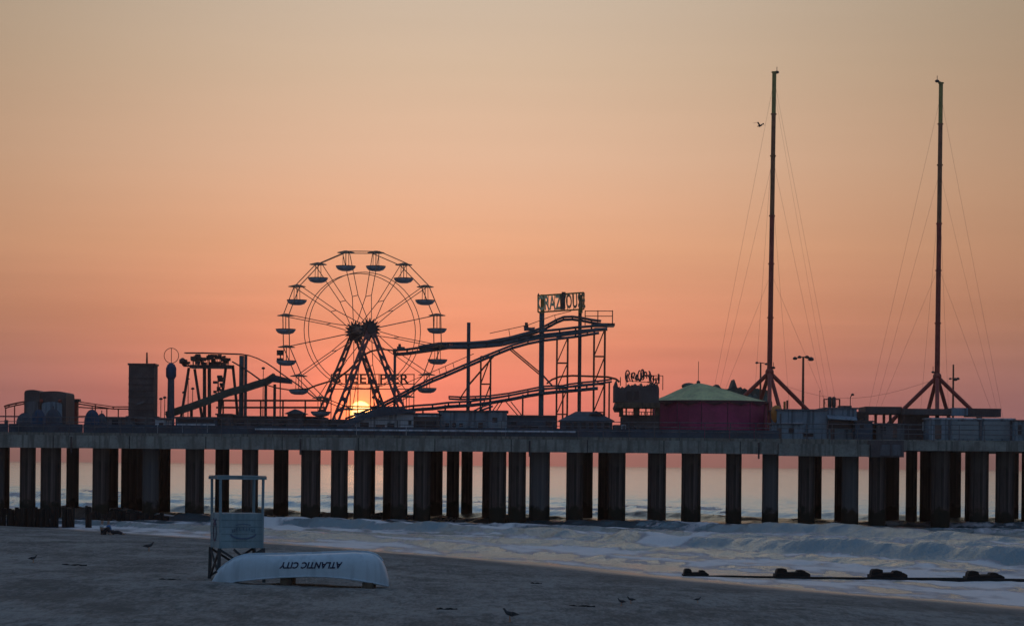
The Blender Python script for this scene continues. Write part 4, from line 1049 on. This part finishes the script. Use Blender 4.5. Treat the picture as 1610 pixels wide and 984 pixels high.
mast('taller guyed mast with beacon at its tip above the magenta tent', 1217.5, 113, 1210, 583, [(1180, 612, 0), (1268, 642, 0), (1201, 612, 3), (1210, 625, -3), (1226, 642, -2)], 199,
     [(1216, 125, 1125, 600, 0), (1214, 250, 1134, 600, 2), (1212, 430, 1145, 600, 0), (1216, 125, 1308, 600, 0), (1216, 140, 1298, 600, 4), (1214, 250, 1290, 600, 0), (1212, 430, 1284, 600, 0), (1215, 200, 1188, 600, 8), (1213, 300, 1238, 600, 8)],
     [(1221.5, 114, .16), (1216, 578, .14)])
mast('guyed mast with beacon nearest the right edge above the garages', 1479.5, 130, 1473.5, 590, [(1422, 641, 0), (1524, 640, 0), (1460, 642, 3), (1473.5, 642, -3), (1488, 642, 3)], 198,
     [(1478, 150, 1372, 615, 0), (1477, 270, 1384, 615, 2), (1475, 420, 1395, 615, 0), (1478, 150, 1572, 630, 0), (1477, 270, 1564, 630, 2), (1475, 420, 1553, 630, 0), (1476, 300, 1450, 615, 8), (1476, 300, 1490, 615, 8)],
     [(1473.5, 128, .16), (1467, 585, .12)])
lamp_post('four headed floodlight post right of the taller mast', 1263, 561, 205, [(-13, 2, .2), (-6, 0, .18), (6, 0, .2), (12, 3, .26)], .09)
lamp_post('T shaped lamp post just left of the taller mast', 1196, 570, 205, [(-6, 0, .14), (9, 2, .14)], .07)
lamp_post('thin pole with a lamp cluster right of the second mast', 1499, 573, 203, [(-5, 0, .12), (3, 1, .2), (7, 0, .16)], .07, arm_y=595)
lamp_post('bent single lamp on the shop roof right of the red pipe frame', 1337, 624, 189.5, [(3.5, -4, .14)], .03, DSTEEL)
lamp_post('very thin pole on the roof between floodlight post and pipe frame', 1289, 615, 205, [(0, -.5, .05)], .02)
th = thing('string_cable', 'sagging cable strung between the two tall masts', 'cable', (P(1300, 617, 199.5).x, 199.5, P(1340, 620, 199.5).z))
m = MB(); m.path([P(1212 + k * 26, 596 + 30 * math.sin(math.pi * (k / 10) ** .9) , 199.5) for k in range(11)], .010, 4); m.build('cable', WIRE, th)
th = thing('chimney_stub', 'short dark red stub post on the pale block roof', 'post', (P(1238, 640, 191).x, 191, P(1238, 643, 191).z))
MB().box(P(1236.5, 640, 191).x, P(1239.5, 640, 191).x, 191, 191.2, P(1238, 643.5, 191).z, P(1238, 629, 191).z).build('post', RED, th)
MB().box(P(1232, 640, 191).x, P(1235.5, 640, 191).x, 191.05, 191.15, P(1238, 643.5, 191).z, P(1238, 631, 191).z).build('painted_sun_glint', ORG, th)  # orange paint stands in for the sun's reflection beside the stub

# ------------------------------------------------------------------ timber groyne at the far left under the pier
random.seed(9)
gr = thing('timber_groyne', 'ragged row of dark wet timbers at the foot of the pier, far left', 'groyne', (P(60, 830, 163).x, 163, 0))
m = MB(); x = -60.0
while x < 142:
    w_ = 3.2 + random.random() * 4
    if not (92.5 < x + w_ / 2 < 96 or 120 < x + w_ / 2 < 127.5 or 131.5 < x + w_ / 2 < 135):
        Yg = 163 + random.random() * .6; a = P(x, 796 + random.random() * 5 - (4 if 125 < x < 140 else 0), Yg); r_ = w_ / 2 * Yg / F
        m.tube((a.x + r_, Yg, -1.2), (a.x + r_ + random.uniform(-.05, .05), Yg, a.z), r_ * 1.25, r_ * 1.1, 7)
    x += w_
m.build('timber_row', DWOOD, gr)
m = MB(); x = 142.0
while x < 262:
    w_ = 4 + random.random() * 5; Yg = 176 + random.random() * 1.5; a = P(x, (802 if x < 230 else 806) + random.random() * 6, Yg); r_ = w_ / 2 * Yg / F
    m.tube((a.x + r_, Yg, -1.5), (a.x + r_, Yg, a.z), r_ * 1.25, r_ * 1.1, 7); x += w_
m.build('timber_row', DWOOD, gr)

# ------------------------------------------------------------------ outfall pipe in the surf with saddles
YP = 97.0
pipe = thing('outfall_pipe', 'dark pipe lying along the waterline, tapering into the sand at its left end', 'pipe', (P(1340, 908, YP).x, YP, .1))
pz = [(1095, 906, 99), (1140, 905.6, 98.6), (1200, 907, 98), (1290, 908.5, 97.3), (1400, 910, 96.6), (1500, 912, 96), (1640, 915, 95.2), (1800, 919, 94)]
m = MB(); pp = [P(a, b, c) for a, b, c in pz]
for k in range(len(pp) - 1): rr = (.05, .05, .055, .06, .07, .12, .13, .13); m.tube(pp[k], pp[k + 1], rr[k], rr[k + 1], 8, False)
m.build('pipe_run', DWOOD, pipe)
for i, (x0, x1, yt, yb) in enumerate(((1073, 1114, 893.5, 905), (1217, 1273, 893, 910), (1366, 1425, 894, 912), (1517, 1577, 897, 914))):
    Yc = 99.2 - i * 1.0 if i else 99.4
    lab = ['low dark timber saddle at the sand end of the pipe', 'second dark timber saddle from the left, with a lumpy left cap', 'third dark timber saddle from the left on the pipe', 'dark timber saddle nearest the right edge of the picture'][i]
    a = P(x0, yb, Yc); b = P(x1, yb, Yc); zt_ = P(x0, yt, Yc).z; k = (b.x - a.x)
    th = thing('pipe_saddle', lab, 'timber saddle', ((a.x + b.x) / 2, Yc, a.z), 'timber saddles along the outfall pipe')
    zl = a.z - .35
    MB().prism([(a.x, zl), (b.x, zl), (b.x - .02 * k, zt_ - .20), (b.x - .12 * k, zt_ - .12), (a.x + .3 * k, zt_ - .15), (a.x, zt_ - .22)], Yc - .45, Yc + .45).build('cross_block', DWOOD, th)
    for j, (u0, u1, dz) in enumerate(((.04, .33, 0), (.60, .84, -.06))):
        x0_, x1_ = a.x + u0 * k, a.x + u1 * k; w_ = x1_ - x0_
        MB().prism([(x0_, zt_ - .2), (x1_ + .03, zt_ - .18), (x1_ - .02 + random.random() * .04, zt_ - .02 + dz), (x1_ - w_ * .3, zt_ + .012 + dz), (x0_ + w_ * .2, zt_ + dz), (x0_ + .02, zt_ - .07 + dz)], Yc - .3, Yc + .3).build('pile_head', DWOOD, th)

# ------------------------------------------------------------------ lifeguard stand
b0 = ghit(372, 911)
st = thing('lifeguard_stand', 'pale wooden lifeguard stand with open top frame behind the overturned boat', 'lifeguard stand', b0)
SY = b0.y; KS = SY / F; yw = R(19)
MS = Matrix.Rotation(yw, 3, 'Z')
def S(u, d, z): return Vector((b0.x, b0.y, 0)) + MS @ Vector((u, d, 0)) + Vector((0, 0, z))
# local frame: u right along the front, d back; the left side shows
cxp = P(372, 860, SY).x - b0.x
wf_, df_ = 70 * KS, 66 * KS
def zS(y): return P(372, y, SY).z
u0, u1 = -wf_ / 2, wf_ / 2; d0, d1 = -df_ / 2, df_ / 2
def quadbox(m, ua, ub, da, db, za, zb_):
    vs = [S(u, d, z) for z in (za, zb_) for d in (da, db) for u in (ua, ub)]
    return m.add(vs, [(0, 2, 3, 1), (4, 5, 7, 6), (0, 1, 5, 4), (2, 6, 7, 3), (0, 4, 6, 2), (1, 3, 7, 5)])
STM = mat('stand_paint', (.28, .40, .45), .65, 0, .15, 1.5, stain=(.21, .30, .34))
STD = mat('stand_timber', (.06, .065, .07), .7, 0, .3, 2)
for (u, d) in ((u0, d0), (u1, d0), (u0, d1), (u1, d1)):
    MB().tube(S(u * .95, d * .95, zS(862)), S(u * .97, d * .97, zS(751)), .045, n=8).build('post', STM, st)
m = MB()
for d in (d0, d1): m.beam(S(u0 - .08, d, zS(751)), S(u1 + .08, d, zS(751)), .07, .09)
for u in (u0, u1): m.beam(S(u, d0, zS(751) + .004), S(u, d1, zS(751) + .004), .07, .075)
quadbox(m, u0 - .06, u1 + .06, d0 - .06, d1 + .06, zS(751) + .05, zS(751) + .075)
m.build('roof_frame', STM, st)
bx = quadbox(MB(), u0, u1, d0, d1, zS(860), zS(806)).build('cabin_box', STM, st)
m = MB()
for k in range(1, 5): z = zS(860) + (zS(806) - zS(860)) * k / 5; quadbox(m, u0 - .006, u1 + .006, d0 - .006, d1 + .006, z, z + .012)
m.build('board_joint', mat('stand_joint', (.14, .20, .23), .7), bx)
# faded oval emblem on the front and a narrow mark on the side
nrm = MS @ Vector((0, -1, 0)); ux = MS @ Vector((1, 0, 0))
def arc(cu, cz, ru, rz, t0, t1, wd, n=14, side=False):
    m = MB()
    for k in range(n):
        ta, tb = t0 + (t1 - t0) * k / n, t0 + (t1 - t0) * (k + 1) / n
        def q3(t_):
            if side: return S(u0 - .012, cu + ru * math.cos(t_), cz + rz * math.sin(t_))
            return S(cu + ru * math.cos(t_), d0 - .012, cz + rz * math.sin(t_))
        m.beam(q3(ta), q3(tb), .012, wd) if not side else m.beam(q3(ta), q3(tb), .012, wd)
    return m
zc_ = zS(836)
arc(.05, zc_, .42, .19, R(195), R(345), .05).build('emblem_arc', FADED, bx)
m = MB(); random.seed(2)
for k in range(9):
    t_ = R(150 - 15 * k); u_ = .05 + .40 * math.cos(t_); z_ = zc_ - .02 + .14 * math.sin(t_)
    m.beam(S(u_, d0 - .012, z_ - .05), S(u_ + random.uniform(-.02, .02), d0 - .012, z_ + .05), .012, .035)
    m.beam(S(u_ - .025, d0 - .013, z_ + .045 * (-1) ** k), S(u_ + .025, d0 - .013, z_ + .045 * (-1) ** k), .03, .012)
m.build('emblem_letters', FADED, bx)
arc(.05, zc_ + .10, .36, .17, R(50), R(130), .02).build('emblem_arc', FADED, bx)
m = arc(0.0, zc_ + .0, .22, .26, 0, 2 * math.pi, .05, 18, True); m.beam(S(u0 - .012, -.2, zc_ + .25), S(u0 - .012, .2, zc_ + .42), .02, .04); m.beam(S(u0 - .012, .2, zc_ + .25), S(u0 - .012, -.2, zc_ + .42), .02, .04)
m.build('side_mark', mat('faded_red', (.13, .10, .16), .7), bx)
# legs and cross braces
for (u, d) in ((u0, d0), (u1, d0), (u0, d1), (u1, d1)):
    p_ = S(u * 1.03, d * 1.03, 0); gz = ground(p_.x, p_.y) - .1
    MB().beam(S(u, d, zS(860)) - Vector((0, 0, .004)), Vector((p_.x, p_.y, gz)), .1, .1).build('leg', STD, st)
zl0, zl1 = b0.z + .1, zS(862)
for (ua, da, ub, db) in ((u0, d0, u1, d0), (u0, d1, u1, d1), (u0, d0, u0, d1), (u1, d0, u1, d1)):
    m = MB(); m.beam(S(ua, da, zl1), S(ub, db, zl0), .05, .07); m.beam(S(ua, da, zl0) + Vector((0, 0, .01)), S(ub, db, zl1), .05, .07); m.build('cross_brace', STD, st)
m = MB(); um = (u0 + u1) / 2
m.beam(S(um - .25, d0 - .03, zl1), S(um + .1, d0 - .03, zl1 - .3), .05, .07); m.beam(S(um + .1, d0 - .03, zl1 - .3), S(u1 - .05, d0 - .03, zl1 - .02), .05, .07); m.build('knee_brace', STD, st)

# ------------------------------------------------------------------ overturned surf boat
bb = ghit(470, 921); BY = bb.y; 
boat = thing('surf_boat', 'overturned white rescue boat with upside down blue lettering on its side', 'boat', bb)
KB = BY / F
def bz(x, y): return P(x, y, BY).z
topc = [(327, 917), (333, 906), (341, 896), (352, 887), (365, 879), (380, 874), (400, 872.5), (440, 872.5), (480, 871.5), (520, 870), (555, 868.5), (575, 869.5), (588, 873), (596, 879), (602, 888), (606, 899), (608.5, 911)]
botc = [(327, 921), (335, 922), (345, 921.5), (356, 918), (368, 914.5), (385, 912.3), (410, 909.5), (440, 907), (480, 905.6), (510, 906), (540, 908.5), (565, 912), (585, 916), (597, 919), (603, 920.5), (607, 921.7), (609.5, 922.5)]
tx = [a for a, b in topc]; ty = [b for a, b in topc]; bx_ = [a for a, b in botc]; by_ = [b for a, b in botc]
NS = 60; NV = 18
def hull_pts(inset=0.0, ns=NS):
    vs = []
    for i in range(ns + 1):
        t_ = i / ns; x = 327.5 + (608.8 - 327.5) * (t_ + .0 * math.sin(2 * math.pi * t_))
        zt_ = P(x, np.interp(x, tx, ty), BY).z - inset; zb_ = P(x, np.interp(x, bx_, by_), BY).z
        half = .80 * min(1, (max(t_, 0) / .36)) ** .7 * min(1, ((1 - t_) / .16 + .12)) ** .5 - inset
        half = max(half, .04)
        X = P(x, 900, BY).x; h = zt_ - zb_
        for k in range(NV + 1):
            a = math.pi * k / NV; cy, cz = -math.cos(a), math.sin(a)
            yy = half * math.copysign(abs(cy) ** .55, cy); zz_ = zb_ + h * abs(cz) ** .62
            vs.append((X, BY + .82 + yy, zz_))
    return vs
vs = hull_pts(); fs = [(i * (NV + 1) + k, (i + 1) * (NV + 1) + k, (i + 1) * (NV + 1) + k + 1, i * (NV + 1) + k + 1) for i in range(NS) for k in range(NV)]
m = MB(); m.add(vs, fs, True); m.add(vs, [tuple(range(NV + 1)), tuple(range(NS * (NV + 1), (NS + 1) * (NV + 1)))[::-1]])
vi = hull_pts(.035); m.add(vi, [f[::-1] for f in fs], True)
hull = m.build('hull', BOATM, boat)
m = MB()
for kk in (0, NV):
    pts_ = [Vector(vs[i * (NV + 1) + kk]) for i in range(NS + 1)]; m.path(pts_, .028, 8)
m.build('gunwale', BOATM, boat)
m = MB(); pts_ = [Vector(vs[i * (NV + 1) + NV // 2]) + Vector((0, 0, .02)) for i in range(2, NS - 1)]
for a, b in zip(pts_[:-1], pts_[1:]): m.beam(a, b, .05, .06)
m.build('keel', BOATM, boat)
m = MB()
for t_ in (.3, .5, .7):
    i = int(t_ * NS); a = Vector(vs[i * (NV + 1)]); b = Vector(vs[i * (NV + 1) + NV]); m.beam(a + Vector((0, .05, .06)), b + Vector((0, -.05, .06)), .2, .04)
m.build('thwart', WOOD, boat)
for x in (449, 578):
    gx = P(x, 915, BY).x; g0 = ground(gx, BY + .8) - .05; zt_ = P(x, np.interp(x, bx_, by_), BY).z
    MB().box(gx - .17, gx + .17, BY + .06, BY + 1.55, g0, max(zt_ - .03, g0 + .12)).build('prop_block', WOOD, boat)
# lettering wrapped on the near side
lt = text_mesh('lettering', 'ATLANTIC CITY', .40, .006, NAVYL, Matrix.Identity(4), boat, 1.0, 1.04, .012)
xsL, xsR = P(440, 890, BY).x, P(537, 890, BY).x; me = lt.data
co = [v.co.copy() for v in me.vertices]; off = WL[boat.name]
co = [c + off for c in co]
mnx = min(c.x for c in co); mxx = max(c.x for c in co); mny = min(c.y for c in co); mxy = max(c.y for c in co)
def side_y(X, Z):
    """near side of the hull at X, Z"""
    best = None; t_ = (X - vs[0][0]) / (vs[-1][0] - vs[0][0]) * NS; i = max(0, min(NS - 1, int(t_))); fr_ = t_ - i
    prev = None
    for k in range(NV // 2 + 1):
        A = vs[i * (NV + 1) + k]; B = vs[(i + 1) * (NV + 1) + k]; z = A[2] + (B[2] - A[2]) * fr_; y = A[1] + (B[1] - A[1]) * fr_
        if prev and prev[0] <= Z <= z:
            u_ = (Z - prev[0]) / max(1e-6, z - prev[0]); return prev[1] + (y - prev[1]) * u_
        prev = (z, y)
    return prev[1]
for v, c in zip(me.vertices, co):
    fx = (c.x - mnx) / (mxx - mnx); fy = (c.y - mny) / (mxy - mny)
    px_ = 537 - fx * 97; ty_ = (893.5 - 0.0 * fx) - (1 - fy) * 0 - 0
    # upside down: text runs right to left, tops downwards
    yt_ = 883.0 + fy * 10.2; slant = (fy - .5) * -3.0
    p_ = P(px_ + slant, yt_, BY); dep = .006 if c.z - off.z > 0 else -.004
    v.co = Vector((p_.x, side_y(p_.x, p_.z) - .022 - dep, p_.z)) - off
me.update()

# ------------------------------------------------------------------ people sitting on the sand
def skin_body(name, chain, m_, parent):
    """chain: list of (parent index, point, radius) grown into one continuous skin"""
    me = bpy.data.meshes.new(name); off = WL.get(parent.name, Vector()) if parent else Vector()
    me.from_pydata([tuple(Vector(c[1]) - off) for c in chain], [(c[0], i) for i, c in enumerate(chain) if c[0] is not None], [])
    o = bpy.data.objects.new(name, me); col.objects.link(o)
    md = o.modifiers.new('Skin', 'SKIN'); md.use_smooth_shade = True
    sv = me.skin_vertices[0].data if me.skin_vertices else None
    if sv is None:
        bpy.context.view_layer.objects.active = o
    bpy.context.view_layer.update()
    sv = o.data.skin_vertices[0].data
    for i, c in enumerate(chain): sv[i].radius = (c[2], c[2]); sv[i].use_root = (i == 0)
    sb = o.modifiers.new('Sub', 'SUBSURF'); sb.levels = 1; sb.render_levels = 1
    bpy.context.view_layer.update()
    me2 = bpy.data.meshes.new_from_object(o.evaluated_get(bpy.context.evaluated_depsgraph_get()))
    bpy.data.objects.remove(o); me2.name = name; me2.materials.clear(); me2.materials.append(m_)
    for p_ in me2.polygons: p_.use_smooth = True
    o = bpy.data.objects.new(name, me2); col.objects.link(o)
    if parent: o.parent = parent
    WL[o.name] = off
    return o
def sitter(px, py, label, shirt, stretch, lean, sc=1.0):
    g0 = ghit(px, py); g0.z -= .02
    th = thing('person', label, 'person', g0, 'people sitting on the sand by the pier')
    def B(x, y, z): return g0 + Vector((x * sc, y * sc, z * sc))
    hip = (0, 0, .14); ch = [(None, B(*hip), .15), (0, B(lean * .4, 0, .36), .14), (1, B(lean * .8, 0, .56), .155), (2, B(lean, 0, .66), .06), (3, B(lean * 1.02 + .03, -.01, .76), .085), (4, B(lean * 1.02 + .04, -.01, .86), .088)]
    def add(p, c, r): ch.append((p, B(*c), r)); return len(ch) - 1
    for s_ in (-1, 1):
        k = add(0, (.06, s_ * .1, .12), .10)
        if stretch: k = add(k, (.44, s_ * .13, .16 + .05 * (s_ > 0)), .075); k = add(k, (.84, s_ * .14, .05), .045); add(k, (.93, s_ * .14, .10), .035)
        else: k = add(k, (.36, s_ * .13, .44), .075); k = add(k, (.46, s_ * .14, .06), .045); add(k, (.60, s_ * .14, .03), .035)
        a = add(2, (lean * .9, s_ * .19, .55), .06); a = add(a, (lean * .5 - .04, s_ * .24, .34), .045)
        if stretch: a = add(a, (lean * .9 - .10, s_ * .25, .10), .032); add(a, (lean * .9 - .14, s_ * .25, .04), .028)
        else: a = add(a, (.22, s_ * .17, .42), .032); add(a, (.30, s_ * .12, .44), .028)
    skin_body('body', ch, SKIN, th)
    cl = [(None, B(0, 0, .16), .17), (0, B(lean * .4, 0, .36), .158), (1, B(lean * .8, 0, .57), .17), (2, B(lean * .95, 0, .63), .085)]
    for s_ in (-1, 1): cl.append((2, B(lean * .9, s_ * .20, .55), .078)); cl.append((len(cl) - 1, B(lean * .6, s_ * .24, .42), .065))
    skin_body('shirt', cl, shirt, th)
    cl = [(None, B(0, 0, .13), .165)]
    for s_ in (-1, 1):
        cl.append((0, B(.07, s_ * .1, .12), .118)); kk = len(cl) - 1
        if stretch: cl.append((kk, B(.44, s_ * .13, .16 + .05 * (s_ > 0)), .09)); cl.append((len(cl) - 1, B(.78, s_ * .14, .07), .06))
        else: cl.append((kk, B(.36, s_ * .13, .44), .09)); cl.append((len(cl) - 1, B(.45, s_ * .14, .12), .06))
    skin_body('trousers', cl, CLD, th)
    MB().sphere(B(lean * 1.02 + .015, 0, .90), .10 * sc, 8, 1, .95, .8).build('hair', HAIR, th)
sitter(160.5, 840, 'person in a pale shirt sitting with knees up near the pier', CLW, False, -.02, .98)
sitter(172.5, 840, 'person in a blue shirt leaning back with legs stretched out', CLB, True, -.10, .98)

# ------------------------------------------------------------------ gulls
def gull(loc, rz, sc, label, flying=False, hd=0.0):
    th = thing('gull', label, 'bird', loc, 'gulls'); L = Vector(loc); M3 = Matrix.Rotation(rz, 3, 'Z')
    def B(x, y, z): return L + M3 @ (Vector((x, y, z)) * sc)
    z0 = 0 if flying else .13
    ch = [(None, B(0, 0, z0 + .07), .062), (0, B(.09, 0, z0 + .10), .052), (1, B(.135, 0, z0 + .155 - (.05 if flying else 0)), .030), (2, B(.155, 0, z0 + .20 - (.08 if flying else 0)), .034),
          (3, B(.20, 0, z0 + .195 - (.08 if flying else 0)), .010), (0, B(-.11, 0, z0 + .065), .042), (5, B(-.22, 0, z0 + .055), .014)]
    skin_body('body', [(a, b, c * sc) for a, b, c in ch], GULLG, th)
    for s_ in (-1, 1):
        m = MB()
        if flying: w_ = [B(.06, s_ * .04, .10), B(-.06, s_ * .04, .09), B(-.02, s_ * .30, .26), B(.07, s_ * .28, .27), B(-.10, s_ * .62, .16)]; th_ = Vector((0, 0, -.012)) * sc; m.add(w_ + [v + th_ for v in w_], [(0, 1, 2, 3), (3, 2, 4), (8, 7, 6, 5), (9, 7, 8), (0, 3, 8, 5), (1, 6, 7, 2), (3, 4, 9, 8), (2, 7, 9, 4), (0, 5, 6, 1)])
        else: w_ = [B(.07, s_ * .055, z0 + .12), B(.05, s_ * .06, z0 + .05), B(-.12, s_ * .05, z0 + .04), B(-.27, s_ * .015, z0 + .05), B(-.10, s_ * .045, z0 + .12)]; th_ = M3 @ Vector((0, -s_ * .02, 0)) * sc; m.add(w_ + [v + th_ for v in w_], [(0, 1, 2, 3, 4), (9, 8, 7, 6, 5), (0, 4, 9, 5), (4, 3, 8, 9), (0, 5, 6, 1), (1, 6, 7, 2), (2, 7, 8, 3)])
        m.build('wing', GULLG, th)
        if not flying:
            m = MB(); m.tube(B(0, s_ * .03, -.01), B(.01, s_ * .03, z0 + .03), .007 * sc, n=5); m.beam(B(-.01, s_ * .03, .004), B(.05, s_ * .03, .004), .02 * sc, .008 * sc); m.build('leg', ORG, th)
def gg(px, py): g_ = ghit(px, py); return g_
gull(gg(234, 866), R(20), 1.15, 'gull standing upright on the sand left of the lifeguard stand')
gull(gg(802, 977), R(165), .92, 'gull standing on the nearest sand at bottom centre, facing left')
gull(gg(977, 952), R(150), .62, 'smaller gull left of its close neighbour on the right hand sand')
gull(gg(992, 949), R(200), .62, 'gull just right of the smaller gull on the right hand sand')
gull(gg(1097, 947), R(10), .5, 'tiny gull alone on the sand left of the pipe end')
gull(gg(52, 884), R(30), .8, 'gull on the sand near the left edge of the picture')
gull(P(1195, 200, 190), R(-40), 1.3, 'gull flying beside the taller mast high up', True)

# bits of seaweed and driftwood scattered on the sand
def drift(px, py, L_, label):
    g0 = ghit(px, py); m = MB(); n = 6; a = random.uniform(-.3, .3)
    pts_ = [g0 + Vector(((k / n - .5) * L_, math.sin(k * 1.7 + px) * .06 + (k / n) * a, .012 + .02 * math.sin(k * 2.1))) for k in range(n + 1)]
    for k in range(n): m.tube(pts_[k], pts_[k + 1], .02 + .012 * math.sin(k * 1.3 + 1) ** 2, .02 + .012 * math.sin((k + 1) * 1.3 + 1) ** 2, 6)
    m.build('driftwood', DWOOD, None, origin=g0, label=label, cat='driftwood', group='driftwood scraps on the sand')
random.seed(31)
drift(268, 911, .7, 'dark driftwood scrap on the sand left of the boat bow')
drift(118, 888, .9, 'long dark driftwood scrap on the far left sand')
drift(915, 953, .7, 'dark driftwood scrap left of the pair of gulls')
drift(703, 958, .5, 'short driftwood scrap left of the nearest gull')
drift(843, 917, .35, 'short dark scrap on the mid beach right of the boat')

# ------------------------------------------------------------------ sea haze: one closed box of thin even air
hm = bpy.data.materials.new('haze_air'); hm.use_nodes = True; t = hm.node_tree; t.nodes.clear(); q = G(t)
pv = q.n('ShaderNodeVolumePrincipled'); pv.inputs['Color'].default_value = (.93, .90, .93, 1)
pv.inputs['Density'].default_value = 0.00019; pv.inputs['Anisotropy'].default_value = .85
o = q.n('ShaderNodeOutputMaterial'); t.links.new(pv.outputs[0], o.inputs['Volume'])
hz = MB().box(-9200, 9200, -2600, 9700, -6.0, 44.0).build('haze', hm); tag(hz, 'thin pale sea haze over the water and the beach', None, None, 'stuff')
